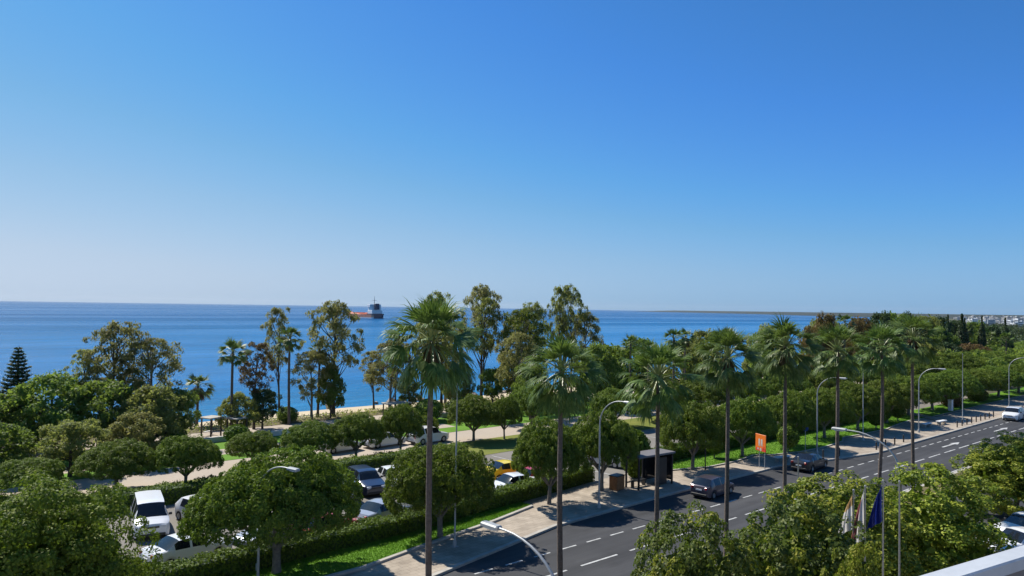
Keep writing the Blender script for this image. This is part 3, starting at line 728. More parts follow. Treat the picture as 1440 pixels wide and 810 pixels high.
row2 = [(11.2, 63.5, 2.3, 2.6, 1, 'low round tree behind the big bright crown, by the pink paving'), (16.4, 61.0, 2.8, 3.6, 0, 'dark round clipped tree behind the white van'),
        (20.6, 58.8, 2.5, 3.9, 2, 'round clipped tree with straight dark side, behind the large dark ficus'),
        (27.8, 63.4, 2.2, 2.9, 1, 'small multi-stemmed round tree on the yellowish lawn'), (32.2, 61.6, 2.45, 3.5, 0, 'umbrella shaped tree on the yellowish lawn'),
        (36.0, 60.0, 2.6, 4.1, 2, 'umbrella tree with bare forked stems above the two dark cars'), (40.8, 60.0, 2.15, 4.6, 1, 'tall rounded clipped tree beside the parked white hatchback row'),
        (50.6, 61.0, 2.8, 4.6, 0, 'dark clipped tree right of the first palm trunk'), (54.0, 60.0, 1.8, 4.4, 2, 'clipped tree between two dark clipped ones in the park'),
        (61.0, 63.0, 3.1, 4.9, 1, 'very dark tall clipped tree behind the second palm'), (70, 58, 3.0, 4.4, 0, 'clipped park tree behind the third palm trunk'),
        (78, 57, 3.4, 4.6, 2, 'clipped park tree left of the fourth palm trunk'), (87, 57, 3.6, 4.8, 1, 'clipped park tree right of the fourth palm trunk'),
        (96, 56, 3.8, 5, 0, 'clipped park tree behind the fifth palm crown'), (105, 55, 4, 5, 2, 'clipped park tree behind the sixth palm crown'),
        (115, 54, 4.4, 5.2, 1, 'clipped park tree behind the seventh palm crown'), (126, 53, 5.2, 6, 0, 'clipped park tree behind the eighth palm crown'),
        (138, 52, 5.4, 6.2, 2, 'wide clipped park tree above the far lamp'), (151, 51, 5.6, 6.4, 1, 'wide flat park tree above the white box truck'), (165, 50, 5.8, 6.4, 0, 'wide flat park tree at the far edge of the row'),
        (180, 49, 6, 6.4, 2, 'farthest of the wide flat park trees')]
for i, (x, y, r, h, k, lab) in enumerate(row2):
    place(FICUS[k], (x, y, 0), i*2.3+.7, lab, 'tree', G2, (r/4.3, r/4.3, h/5.8))

# leafy street trees in front of the hotel
STREET = [dome_tree('street_tree', 3.2, 3.2, 2.4, 8.2, 'street', n_cl=330, per=90, cr=(.28, .58), ln=.15, wd=.1, fold=.5, trunk_r=.17, fork=1.9, inner=3000, ragged=.27, under=.6),
          dome_tree('street_tree', 3.2, 3.2, 2.2, 8.2, 'street', n_cl=330, per=90, cr=(.28, .62), ln=.16, wd=.105, fold=.5, trunk_r=.17, fork=1.8, inner=3000, ragged=.32, under=.6)]
M['street2'] = leafmat('deep_leaf', [(0, (.05, .085, .016)), (.45, (.09, .14, .024)), (.8, (.14, .19, .035)), (1, (.21, .24, .05))], rough=.55, spec=.25, trans=.25)
for x, y, r, h, k, m_, lab in ((19.8, 13.2, 2.2, 7.75, 0, 'street2', 'dull green street tree nearest the balcony, by the near lane'), (23.8, 12.2, 2.75, 7.55, 1, 'street2', 'dull green street tree just behind the pale flag'),
                         (21.2, 8.8, 1.2, 7.25, 1, 'street', 'small lime green tree top in front of the flagpoles'),
                         (31.6, 14.0, 3.3, 7.0, 0, 'street', 'yellow-green street tree with the three flags in front'), (36.8, 12.7, 3.4, 6.8, 1, 'street', 'brightest yellow-green street tree beside the bare flagpole'),
                         (61.5, 15.2, 3.5, 5.5, 1, 'street', 'round green street tree behind the white hotel cars')):
    o = place(STREET[k], (x, y, .1), x, lab, 'tree', 'street trees in front of the hotel', (r/3.2, r/3.2, h/8.2)); recolour(o, 'crown', m_)

# median fan palms
PC = [palm_crown(64, 1.15, 1.08, 24, 86, -56, .031, 1.05, 2.1), palm_crown(58, 1.2, 1.05, 24, 86, -50, .031, .95, 2.1), palm_crown(62, 1.15, 1.1, 24, 86, -60, .031, 1.2, 2.1)]
SK = [skirt_quads(300, 1.5, .16, .45), skirt_quads(220, 1.1, .16, .5)]
NTH = ['first', 'second', 'third', 'fourth', 'fifth', 'sixth', 'seventh', 'eighth']
for i, (x, h, k, s) in enumerate(((16.0, 12.9, 0, .9), (22.6, 11.5, 2, .88), (28.9, 11.0, 1, .95), (34.8, 11.7, 0, .88), (41.0, 12.1, 2, .97), (47.4, 11.8, 1, .93), (53.8, 11.7, 0, .96), (60.5, 12.3, 1, 1.0))):
    p = palm('fan_palm', h, PC[k], SK[i % 2] if i in (0, 3, 4, 7) else None, r=random.uniform(.118, .142), lean=random.uniform(.1, .45))
    p.location = (x, 21.45, .1); p.rotation_euler = (0, 0, i*2.1)
    for ch in p.children:
        if ch.name.startswith(('crown', 'dead')): ch.scale = (s, s, s)
    tag(p, f'tall shaggy fan palm on the road median, {NTH[i]} from the balcony', 'palm tree', 'fan palms along the road median')

# park palms
PK = [palm_crown(30, .85, .85, 18, 80, -45, .05, .55), palm_crown(26, .8, .8, 18, 78, -35, .05, .45)]
SK2 = skirt_quads(150, 1.6, .2, .75, .14)
G3 = 'slender palms in the seaside park'
for i, (x, y, h, s, lab, dead) in enumerate(((31.9, 88.0, 4.7, 1.15, 'short palm with brown skirt alone at the water edge', 1), (32.2, 78.8, 9.0, 1.15, 'slender palm at the left end of the park palms, leaning over the sea', 0),
        (40.5, 82.5, 10.3, 1.05, 'thin dark-trunked palm between two tall gum trees', 0), (46, 86, 8.6, .95, 'thin palm with small brownish head beside the tall gum tree', 1),
        (87, 62, 10.3, 1.1, 'park palm showing over the third median palm', 0), (92, 63, 10.4, .95, 'small brown-headed park palm against the sea', 1), (96, 61, 10.0, 1.1, 'park palm just behind the fourth median palm crown', 0),
        (79, 60, 9.0, 1.15, 'bushy park palm left of the third median palm crown', 0), (102, 63, 10.4, 1.0, 'park palm right of the fourth median palm crown', 0), (83, 66, 9.4, 1.1, 'park palm half hidden among green crowns by the third median palm', 0),
        (208, 62, 10, 1.2, 'far palm against the white town, first of four', 0), (216, 64, 9.4, 1.2, 'far palm against the white town, second of four', 0), (222, 60, 8.6, 1.2, 'far palm against the white town, third of four', 0), (196, 50, 9, 1.2, 'far palm at the edge of the wood beside the road', 0), (132, 58, 12.6, 1.2, 'dark tall palm showing over the eighth median palm', 0))):
    p = palm('park_palm', h, PK[i % 2], SK2 if dead else None, r=.17, lean=random.uniform(.1, .5))
    p.location = (x, y, 0); p.rotation_euler = (0, 0, i*1.3)
    for ch in p.children:
        if not ch.name.startswith('trunk'): ch.scale = (s, s, s)
    tag(p, lab, 'palm tree', G3)

# gum trees, broad park trees
GUM = [clump_tree('gum_tree', 14, [(.38, 1.4), (.6, 2.7), (.85, 2.3), (1, .7)], 'mixed', 95, (.45, .9), 62, .44, .125, .2, 'darkbark', .8, 1.1, (.3, .2)),
       clump_tree('gum_tree', 14, [(.45, 1.0), (.65, 2.0), (.88, 1.7), (1, .5)], 'mixed', 70, (.4, .85), 62, .44, .125, .17, 'darkbark', .8, 1.15, (-.5, .3)),
       clump_tree('gum_tree', 14, [(.3, 1.6), (.55, 3.2), (.8, 2.6), (1, .8)], 'mixed', 115, (.5, .95), 62, .44, .125, .2, 'bark', .7, 1.0, (.2, -.4))]
G4 = 'tall airy gum trees in the seaside park'
for i, (x, y, h, w, k, m_, lab) in enumerate(((41.9, 88, 13.2, .8, 1, 'mixed', 'narrow gum tree with brownish crown beside the thin dark palm'), (35.9, 81.7, 9.4, .8, 1, 'brown', 'small brownish gum tree behind the slender end palm'),
        (47.6, 85, 14.0, 1.1, 0, 'mixed', 'broad gum tree left of the ship'), (55.4, 88, 7.6, .75, 1, 'mixed', 'short thin gum tree below the ship bow'), (57.5, 86, 9.8, .75, 1, 'brown', 'brownish thin gum tree right below the ship'),
        (60.2, 84, 12.0, .85, 1, 'mixed', 'gum tree just left of the first median palm crown'), (59.4, 80.5, 15.4, .8, 0, 'olive', 'tall gum tree behind the first median palm crown'),
        (73.5, 87, 16.8, 1.05, 0, 'mixed', 'tallest feathery gum tree right of the first median palm'), (71, 84, 15, .8, 1, 'olive', 'thin gum tree between first median palm and the tallest feathery one'),
        (75.5, 80, 13.6, 1.1, 2, 'lime', 'yellowish green gum tree between first and second median palms'), (86.2, 82.7, 16.9, .72, 1, 'olive', 'gum tree with two rounded tops above the second median palm'), (89.0, 83, 17.2, .8, 0, 'olive', 'tall gum tree with rounded top right of the second median palm'),
        (91.5, 82, 13.2, .9, 2, 'mixed', 'lower gum tree filling in behind the second median palm'), (69.0, 74, 10.5, .9, 2, 'mixed', 'grey-green gum tree under the feathery tall ones'),
        (54.0, 82, 9.4, .95, 2, 'mixed', 'low bushy gum tree under the ship stern'), (64.5, 85, 11.6, .95, 0, 'olive', 'gum tree close behind the first palm trunk'), (67.5, 88, 13.4, .9, 2, 'mixed', 'full gum tree hidden mostly by the first palm crown'),
        (79.5, 86, 12.6, .95, 2, 'mixed', 'gum tree filling the gap left of the second palm crown'), (83, 85, 14.4, .8, 0, 'olive', 'gum tree close behind the second palm crown'), (44.4, 84.5, 8.2, .8, 2, 'mixed', 'low brownish gum tree at the foot of the broad one'),
        (21.4, 82, 11.6, .95, 0, 'mixed', 'ragged gum tree standing over the green thicket'), (24.5, 80.5, 10.2, 1.0, 2, 'mixed', 'rounded brownish gum tree over the thicket'), (19.0, 83, 9.0, .7, 1, 'olive', 'small gum tree at the left side of the ragged one'))):
    o = place(GUM[k], (x, y, 0), i*1.9, lab, 'tree', G4, (w*1.05, w*1.05, h/14)); recolour(o, 'crown', m_)

BROAD = [clump_tree('park_tree', 8, [(.2, 2.4), (.45, 4.2), (.75, 3.4), (1, 1.0)], 'broad', 85, (.8, 1.35), 120, .34, .2, .25, 'darkbark', .1, .7, core=500),
         clump_tree('park_tree', 8, [(.25, 2.8), (.5, 4.0), (.8, 3.0), (1, 1.4)], 'broad', 70, (.9, 1.5), 130, .34, .2, .25, 'darkbark', .1, .6, core=500)]
G5 = 'dense park trees'
for i, (x, y, h, r, k, m_, lab) in enumerate(((15.6, 79, 7.6, 4.4, 0, 'broad', 'green thicket tree below the ragged gum tree'), (19.4, 77, 7.0, 4.0, 1, 'broad', 'green tree in the middle of the thicket'), (12.0, 80, 6.0, 4.2, 1, 'broad', 'green tree in front of the dark conifer'), (8, 78, 5.6, 4.4, 0, 'broad', 'green tree at the thicket edge beside the dark conifer'),
        (23.0, 74.5, 6.4, 3.8, 0, 'olive', 'dull olive rounded tree closing the thicket on the lawn side'), (25.6, 77.5, 5.8, 3.0, 1, 'broad', 'bushy green tree nearest the short palm'), (14.9, 68.2, 4.7, 3.0, 1, 'olive', 'brownish tree with a bare dark trunk on pink paving'), (10, 71, 4.6, 3.6, 0, 'broad', 'low green tree over the pale bench'),
        (20.2, 70.0, 4.6, 3.0, 0, 'mixed', 'brownish dull tree in front of the dull olive rounded one'),
        (33.2, 79.6, 4.6, 2.2, 0, 'olive', 'small olive tree below the slender end palm'), (36.8, 81.5, 4.7, 2.2, 1, 'dark', 'small dark olive tree beside the thin palms'), (46.6, 83.9, 6.7, 1.9, 0, 'lime', 'bright green narrow tree before the broad gum tree'),
        (65, 82, 6, 2.3, 0, 'olive', 'small olive tree on the planted band behind the first palm'), (70.5, 81, 5.6, 2.2, 1, 'broad', 'small green tree on the planted band right of the first palm'), (77, 84, 7, 2.6, 0, 'olive', 'small olive tree on the planted band left of the second palm'), (57, 82, 4.6, 1.8, 1, 'olive', 'small tree on the planted band left of the first palm'), (65.5, 68, 7.5, 2.6, 1, 'broad', 'green tree left of the second median palm crown'), (80, 70, 9.4, 4.0, 0, 'broad', 'green crown right of the second median palm'), (85, 72, 9.2, 4.0, 1, 'broad', 'green crown between second and third median palms'), (92, 72, 10, 4.2, 0, 'broad', 'green crown behind the third median palm'),
        (101, 70, 9.4, 4.4, 1, 'olive', 'olive crown behind the fourth median palm'), (110, 72, 11, 4.6, 0, 'olive', 'olive crown right of the fourth median palm'), (113, 62, 11.6, 4.2, 1, 'broad', 'green crown behind the fifth median palm'), (120, 66, 12, 4.6, 0, 'olive', 'olive crown right of the fifth median palm'),
        (133, 62, 14.2, 3.6, 0, 'brown', 'tall rusty brown crown behind the sixth median palm'), (126, 60, 12.4, 3.4, 1, 'brown', 'rusty brown crown left of the sixth median palm'), (143, 60, 13.8, 3.8, 1, 'brown', 'rusty brown crown behind the seventh median palm'), (140, 66, 13.2, 4.4, 0, 'olive', 'olive crown between the rusty brown ones'), (152, 63, 12.6, 4.6, 1, 'dark', 'dark green crown behind the eighth median palm'), (165, 64, 12.4, 4.8, 0, 'dark', 'dark green crown before the dark columns'),
        (176, 62, 11.8, 4.8, 1, 'dark', 'dark crown below the first dark column'), (187, 61, 11.4, 5, 0, 'broad', 'green crown below the dark columns'), (170, 67, 14.6, 4.6, 0, 'dark', 'tall dark crown right of the eighth palm, first of the dark belt'), (179, 68, 14.8, 4.6, 1, 'broad', 'tall green crown in the dark belt before the cypresses'), (188, 68, 14.6, 4.6, 0, 'dark', 'tall dark crown in the belt left of the thick cypress'), (197, 67, 14.2, 4.6, 1, 'olive', 'tall olive crown in the belt beside the thick cypress'),
        (206, 67, 13.8, 4.6, 0, 'dark', 'tall dark crown in the belt right of the thick cypress'), (216, 66, 13.2, 4.6, 1, 'dark', 'dark crown below the slim middle cypress'), (227, 65, 12.6, 4.8, 0, 'broad', 'green crown below the cypress nearest the town'), (240, 64, 11.6, 5, 1, 'dark', 'dark crown beyond the cypress nearest the town'),
        (148, 55, 8.6, 4.8, 0, 'dark', 'dark low crown over the flat park trees'), (160, 55, 8.6, 5, 1, 'olive', 'greyish low crown over the flat park trees'), (173, 55, 8.4, 5, 0, 'dark', 'dark low crown near the far park palms'), (186, 54, 8, 5, 1, 'brown', 'brownish low crown near the far park palms'))):
    o = place(BROAD[k], (x, y, 0), i*1.1, lab, 'tree', G5, (r/4.9, r/4.9, h/8.8)); recolour(o, 'crown', m_)

# dark conifer with tiers
def conifer(h, base_r):
    root = empty('norfolk_pine'); V = []; mb = MB()
    mb.tube([(0, 0, -.1), (0, 0, h*.5), (.05, 0, h)], [.22, .14, .02], 8)
    z = .8
    while z < h-.15:
        f = (h-z)/h; Lb = base_r*f**.9+.1; nb = 7
        for k in range(nb):
            a = k*2*math.pi/nb+z*1.7; Lk = Lb*random.uniform(.85, 1.1); d = np.array([math.cos(a), math.sin(a), 0])
            n = max(8, int(46*Lk)); t = RNG.random(n)**.8
            P = np.outer(t*Lk, d)+np.stack([np.zeros(n), np.zeros(n), z-.12*Lk*np.sin(t*3.1)+.16*Lk*t*t], 1)
            side = np.array([-d[1], d[0], 0]); sp = RNG.normal(0, 1, n)*.16*(1.15-t*.6); P = P+np.outer(sp, side)+RNG.normal(0, .05, (n, 3))
            V.append(leaf_quads(P, unit(np.tile([0, 0, 1.], (n, 1))+RNG.normal(0, .5, (n, 3))), np.tile(d, (n, 1))+np.outer(np.sign(sp)*.6, side), .34, .13))
            mb.tube([(0, 0, z), (d[0]*Lk, d[1]*Lk, z+.1*Lk)], [.04, .01], 5)
        z += .52*(.55+.5*f)
    quads_obj('crown', np.concatenate(V), 'dark', root); mb.build('trunk', 'darkbark', root)
    return root
o = conifer(9.6, 3.1); o.location = (14.2, 86.8, 0); tag(o, 'dark tiered conifer standing alone before the sea', 'tree')
def column(h, r):
    root = empty('cypress_tree'); n = 2600; t = RNG.random(n); a = RNG.random(n)*6.283
    rr = r*np.sin(np.clip(t*1.05+.08, 0, 1)*math.pi)**.55*np.sqrt(RNG.uniform(.35, 1, n))
    P = np.stack([rr*np.cos(a), rr*np.sin(a), .5+t*(h-.5)], 1); d = unit(np.stack([np.cos(a), np.sin(a), np.full(n, .4)], 1)+RNG.normal(0, .4, (n, 3)))
    quads_obj('crown', leaf_quads(P, d, np.tile([0, 0, 1.], (n, 1))+RNG.normal(0, .3, (n, 3)), .75, .3), 'dark', root)
    mb = MB(); mb.tube([(0, 0, -.1), (0, 0, h*.7)], [.2, .05], 8); mb.build('trunk', 'darkbark', root); return root
cy = column(14, 1.1)
for i, (x, y, h, w, lab) in enumerate(((201, 60.5, 14.0, 1.35, 'tallest and thickest dark cypress column on the skyline'), (216, 60.5, 13.6, .9, 'slim dark cypress column in the middle of the skyline group'), (226, 58, 13.2, 1, 'dark cypress column nearest the white town'), (187, 60, 13.0, .9, 'dark cypress column at the sea end of the skyline group'), (168, 62, 12.6, .8, 'small cypress column beside the eighth median palm'), (176, 62, 13.4, .9, 'cypress column just right of the eighth median palm'), (193, 61, 13.8, .8, 'thin cypress column beside the thickest one'), (208, 62, 13.0, .8, 'short thin cypress column between the thickest and the slim middle one'))):
    place(cy, (x, y, 0), i*2.0, lab, 'tree', 'dark cypress columns on the skyline', (w, w, h/14))

# shrubs and topiary
def ball(name, r, stem, leafm, n=1500, sq=1.0):
    root = empty(name); d = randdir(n); P = d*r*RNG.uniform(.86, 1.05, (n, 1))*np.array([1, 1, sq])+np.array([0, 0, stem+r*sq])
    V = [leaf_quads(P, unit(d+RNG.normal(0, .5, (n, 3))), randdir(n), .2, .12), leaf_quads(P*np.array([.7, .7, 1])*1.0, randdir(n), randdir(n), .3, .2)]
    quads_obj('foliage', np.concatenate(V), leafm, root)
    mb = MB(); mb.tube([(0, 0, -.05), (.02, 0, stem*.6), (0, .02, stem+r*.8)], [.09, .07, .05], 7); mb.build('stem', 'bark', root); return root
B1 = ball('round_topiary', 1.05, .5, 'ficus'); B2 = ball('shrub', 1.2, .1, 'hedge', 1700, .8)
for x, y, z, s, lab in ((70.6, 36.6, .2, 1.0, 'round topiary ball on the lawn beside the fifth palm trunk'), (93.0, 37.2, .2, 1.0, 'dark round topiary beside the seventh palm trunk'), (102.4, 38.2, .2, .95, 'dark round topiary left of the eighth palm trunk'), (99.0, 38.6, .2, .75, 'small slim topiary in the shade left of the eighth palm'), (62.2, 39.6, .2, .8, 'small topiary against the hedge behind the fourth palm trunk')):
    place(B1, (x, y, z), x, lab, 'topiary', 'round topiary on the roadside lawn', s)
o = place(B2, (49.9, 39.2, .1), 0, 'egg shaped bush beside the roof of the bus shelter', 'shrub', None, (1.1, 1.1, 1.9))
for x, y, s, m_, lab in ((47.9, 66, 1.1, 'lime', 'bright yellow-green shrub left of the first palm trunk'), (50, 68.4, .9, 'hedge', 'green shrub behind the bright yellow-green one'), (41, 84, .9, 'broad', 'shrub beside the thin palm on the planted band'), (31, 74.5, .9, 'hedge', 'shrub on the small green lawn by the sun shades'), (55, 75, 1.3, 'broad', 'large dark shrub at the promenade behind the first palm'),
        (59, 74, 1.3, 'hedge', 'large green shrub beside the dark promenade one'), (125.5, 39.2, 1.1, 'brown', 'brown-yellow shrub beside the small white post'), (30.4, 43, .8, 'hedge', 'low shrub behind the hedge under the second ficus'), (137, 39, 1.1, 'lime', 'yellowish shrub beside the white box truck'), (24, 71.5, 1.0, 'hedge', 'low shrub before the green lawn path')):
    o = place(B2, (x, y, 0), x*2, lab, 'shrub', 'shrubs in the park', (s*1.15, s*1.15, s)); recolour(o, 'foliage', m_)

# the far wood beyond the counted trees
C = []
for i in range(520):
    x = random.uniform(160, 430); y = random.uniform(42, 84); k = (x-150)/280
    C.append((x, y, random.uniform(1, 7.4-4.6*k+(1.2 if y > 56 and k < .3 else -.8))))
C = np.array(C); V = clump_leaves(C, RNG.uniform(1.4, 2.9, len(C)), 170, .6, .36, flat=.7, shell=.5, fold=.7)
quads_obj('wood', V, 'broad')['kind'] = 'stuff'
C = np.stack([RNG.uniform(400, 1150, 700), RNG.uniform(34, 100, 700), RNG.uniform(.5, 2.6, 700)], 1); C[:, 1] += (C[:, 1]-34)*np.interp(C[:, 0], [400, 800, 1150], [0, 1.9, 3.6])
quads_obj('wood', clump_leaves(C, RNG.uniform(2, 3.8, 700), 90, 1.1, .7, flat=.6, fold=.7), 'dark')['kind'] = 'stuff'
#@@ENDTREES

# ------------------------------------------------------------------ street furniture
def lamp(arm, h, label, x, y, rz, group='curved arm street lamps'):
    root = empty('street_lamp', (x, y, .12), rz, label, 'street lamp', group)
    m = MB(); m.lathe([(.13, 0), (.13, .25), (.085, .32), (.066, .5), (.058, h*.72)], 12); m.tube([(0, 0, h*.7), (0, 0, h*.78)], [.058, .048], 10)
    m.build('pole', 'galv', root, True, 50)
    pts = [(0, 0, h*.77)]
    for k in range(1, 11):
        t = k/10*math.pi/2; pts.append((arm*(1-math.cos(t)), 0, h*.77+(h*.23)*math.sin(t)))
    pts.append((arm+.35, 0, h+.0))
    m = MB(); m.tube(pts, [.048-.0015*i for i in range(len(pts))], 10); m.build('arm', 'galv', root, True, 50)
    m = MB(); m.bbox((arm+.62, 0, h+.01), (.75, .26, .12), .04); hd = m.build('lamp_head', 'greypole', root)
    m = MB(); m.bbox((arm+.66, 0, h-.065), (.42, .18, .05), .02); m.build('lens', 'lamp_lens', hd)
    m = MB(); m.box((0, -.088, .85), (.12, .03, .35)); m.build('hatch', 'greypole', root)
    return root
for x, y, lab in ((16.3, 36.2, 'curved grey street lamp before the large dark ficus'), (40.4, 34.9, 'curved street lamp beside the ficus with the wooden litter box'), (72.5, 34.6, 'curved street lamp by the sixth median palm'), (95.2, 33.2, 'curved street lamp near the eighth median palm'), (132, 33.4, 'farthest curved street lamp, past the oncoming white car')):
    lamp(1.9, 6.0 if x < 20 else 7.6, lab, x, y, R(-90+ (12 if x < 20 else 0)))
lamp(2.3, 7.55, 'street lamp in the near lane verge, arm curving over the paving', 14.5, 13.7, R(90))
lamp(2.3, 8.0, 'street lamp rising over the yellow-green street trees', 38.1, 14.1, R(90))
for i, (x, y, h, lab) in enumerate(((27.4, 34.6, 9.4, 'thin plain pole right of the first palm trunk'), (84.1, 35.0, 9.3, 'plain grey pole between sixth and seventh palm trunks'), (107.2, 32.2, 8.9, 'plain pale pole on the pavement by the bollards'), (39.5, 19.9, 6.0, 'plain white pole rising from the dull green trees'))):
    root = empty('plain_pole', (x, y, .12), 0, lab, 'pole')
    m = MB(); m.lathe([(.11, 0), (.11, .3), (.055, .4), (.045, h*.6), (.035, h-.05), (.045, h-.04), (.045, h), (.001, h+.03)], 10); m.build('shaft', 'galv' if i else 'greypole', root, True, 50)
    m = MB(); m.bbox((0, 0, .02), (.34, .34, .04), .01); m.build('base_plate', 'greypole', root)

# bus shelter
root = empty('bus_shelter', (48.6, 36.7, .126), R(-4), 'dark glass bus shelter on the pavement beside the lay-by', 'bus shelter')
m = MB(); m.bbox((0, .1, 2.52), (4.3, 1.75, .14), .04); m.build('roof', 'panel', root)
for x in (-1.95, -.05, 1.95):
    for y in (-.55, .75):
        if x == -.05 and y < 0: continue
        m = MB(); m.box((x, y, 1.22), (.12, .12, 2.45)); m.build('post', 'darkmetal', root)
m = MB(); m.box((-1.0, .8, 2.25), (1.75, .05, .3)); m.box((-1.0, .8, .35), (1.75, .05, .1)); m.build('rail', 'darkmetal', root)
m = MB(); m.box((.95, .8, 1.3), (1.8, .05, 2.0)); m.box((2.0, .1, 1.3), (.05, 1.2, 2.0)); m.build('back_panel', 'shelterglass', root)
m = MB(); m.bbox((.85, -.35, 1.15), (1.3, .16, 2.1), .03); m.build('advert_case', 'darkmetal', root)
m = MB(); m.bbox((-.9, .45, .48), (1.6, .4, .06), .02); [m.box((-.9+dx, .45, .23), (.06, .3, .44)) for dx in (-.65, .65)]; m.build('bench_seat', 'darkmetal', root)
# litter box
root = empty('litter_box', (45.6, 37.6, .126), R(5), 'wooden slatted litter box under the ficus by the shelter', 'bin')
m = MB()
for k in range(7):
    for s in (-1, 1): m.box((-.42+k*.14, s*.36, .55), (.12, .035, 1.0)); m.box((s*.5, -.3+k*.1, .55), (.035, .085, 1.0))
m.build('slats', 'wood', root); m = MB(); m.bbox((0, 0, 1.09), (1.1, .85, .06), .02); m.build('lid', 'darkmetal', root); m = MB(); m.box((0, 0, .04), (.95, .68, .08)); m.build('base', 'darkmetal', root)
# orange board
root = empty('orange_sign', (61.9, 34.6, .126), R(-25), 'orange advertising board on two posts, with grey figure shapes', 'sign')
for y in (-.55, .35):
    m = MB(); m.tube([(0, y, -.02), (0, y, 3.2)], .045, 8); m.build('post', 'greypole', root)
m = MB(); m.bbox((-.09, 0, 2.42), (.07, 1.7, 1.6), .02); bd = m.build('board', 'orange', root)
root.scale = (.88, .88, .92)
m = MB(); m.box((-.128, 0, 1.79), (.008, 1.65, .3)); m.box((-.128, -.55, 2.0), (.008, .2, .3)); m.build('lower_band', 'red', bd)
m = MB()
for y0 in (-.2, .2):
    m.lathe([(.001, 0), (.1, .001), (.14, .006), (.001, .008)], 12, 'x', (-.137, y0, 2.66)); m.box((-.131, y0, 2.42), (.012, .26, .3)); m.box((-.131, y0-.08, 2.2), (.012, .09, .2)); m.box((-.131, y0+.08, 2.2), (.012, .09, .2))
m.build('figures', 'signgrey', bd)
m = MB(); m.lathe([(.001, 0), (.16, .002), (.001, .008)], 12, 'x', (-.142, -.05, 1.79)); m.box((-.135, .38, 1.82), (.008, .22, .18)); m.build('motif', 'kerb', bd)
# blue sign
root = empty('blue_sign', (72.1, 35.6, .2), R(10), 'small blue traffic sign on a thin post on the lawn', 'sign')
m = MB(); m.tube([(0, 0, -.05), (0, 0, 2.6)], .035, 8); m.build('post', 'galv', root)
m = MB(); m.lathe([(.001, -.015), (.3, -.015), (.3, .015), (.001, .015)], 20, 'x', (-.05, 0, 2.35)); m.build('plate', 'blue', root)
# small sign post on the lawn beside shelter
root = empty('marker_post', (57.2, 37.3, .126), 0, 'dark thin post with small box beyond the bus shelter', 'post')
m = MB(); m.tube([(0, 0, -.02), (0, 0, 2.3)], .05, 8); m.build('shaft', 'darkmetal', root); m = MB(); m.bbox((0, 0, 2.4), (.25, .2, .3), .03); m.build('box', 'greypole', root)
# bollards
m = MB(); m.lathe([(.001, -.02), (.07, -.02), (.07, .62), (.085, .64), (.085, .7), (.06, .78), (.001, .82)], 12)
bo = m.build('bollard', 'darkmetal', None, True, 40); first = True
for k in range(16):
    x = (68.5, 70.8, 73.2, 79.5, 81.8, 84.2, 86.6, 103.5, 105.3, 107.1, 108.9, 110.7, 112.5, 114.3, 116.1, 117.9)[k]
    o = bo if first else bo.copy()
    if not first: COL.objects.link(o)
    first = False; o.location = (x, kerb_y(x)+.75, .126)
    tag(o, 'short dark bollard in the row along the pavement edge', 'bollard', 'bollards along the pavement edge')
# benches on the pavement
def bench(x, y, rz, label, group=None):
    root = empty('stone_bench', (x, y, .126), rz, label, 'bench', group)
    m = MB(); m.bbox((0, 0, .44), (2.0, .55, .1), .03); m.build('seat', 'white', root)
    for dx in (-.7, .7):
        m = MB(); m.bbox((dx, 0, .19), (.2, .45, .4), .02); m.build('leg', 'kerb', root)
    return root
bench(66.2, 34.9, R(-10), 'pale bench in the shade behind the fifth palm trunk'); bench(100.6, 34.2, R(-5), 'pale bench in tree shade near the eighth palm trunk'); bench(104.6, 33.8, R(-5), 'pale bench beyond the eighth palm trunk near the bollards')
o = bench(15.5, 77.5, R(30), 'pale bench in the seaside park below the brownish tree'); o.location.z = .01
# white post
m = MB(); m.bbox((0, 0, .75), (.7, .5, 1.5), .04); m.bbox((0, 0, 1.53), (.82, .62, .08), .03); o = m.build('white_post', 'white'); o.location = (120.0, 37.6, .2); tag(o, 'small white block pillar on the lawn beside the path', 'pillar')
# sun shades and low park walls
def shade(x, y, rz, label, w=2.2):
    root = empty('sun_shade', (x, y, .02), rz, label, 'shelter', 'flat roofed sun shades on the promenade')
    m = MB(); m.bbox((0, 0, 1.95), (w, 1.8, .12), .04); m.build('roof', 'kerb', root)
    for sx in (-1, 1):
        for sy in (-1, 1):
            m = MB(); m.box((sx*(w/2-.25), sy*.7, .94), (.12, .12, 1.88)); m.build('post', 'darkbark', root)
    m = MB(); m.bbox((0, .5, .42), (w-.9, .4, .08), .02); m.build('seat', 'offwhite', root)
shade(30.6, 80.2, R(20), 'flat roofed sun shade left of the slender end palm', 1.8); shade(32.6, 78.4, R(20), 'second flat roofed sun shade, nearest the green lawn', 1.8); shade(53.0, 79.0, R(-5), 'long flat roofed sun shade above the umbrella trees' , 3.4)
root = empty('park_kiosk', (112, 67.5, 0), R(4), 'low pinkish kiosk among trees behind the fourth palm trunk', 'kiosk')
m = MB(); m.box((0, 0, 1.3), (9, 4, 2.6)); m.build('wall', 'offwhite', root); m = MB(); m.bbox((0, 0, 2.7), (9.6, 4.6, .2), .04); m.build('roof', 'kerb', root)
for k in range(4):
    m = MB(); m.box((-3.3+k*2.2, -2.02, 1.4), (1.3, .06, 1.5)); m.build('window', 'glass', root)
# low walls of the promenade
for x0, x1, lab in ((20, 39, 'long low pale wall behind the seaside lawn'), (58, 100, 'low pale wall beyond the very dark tall clipped tree')):
    m = MB(); m.bbox(((x0+x1)/2, 76.3, .25), (x1-x0, .35, .6), .04); o = m.build('low_wall', 'offwhite'); tag(o, lab, 'wall')
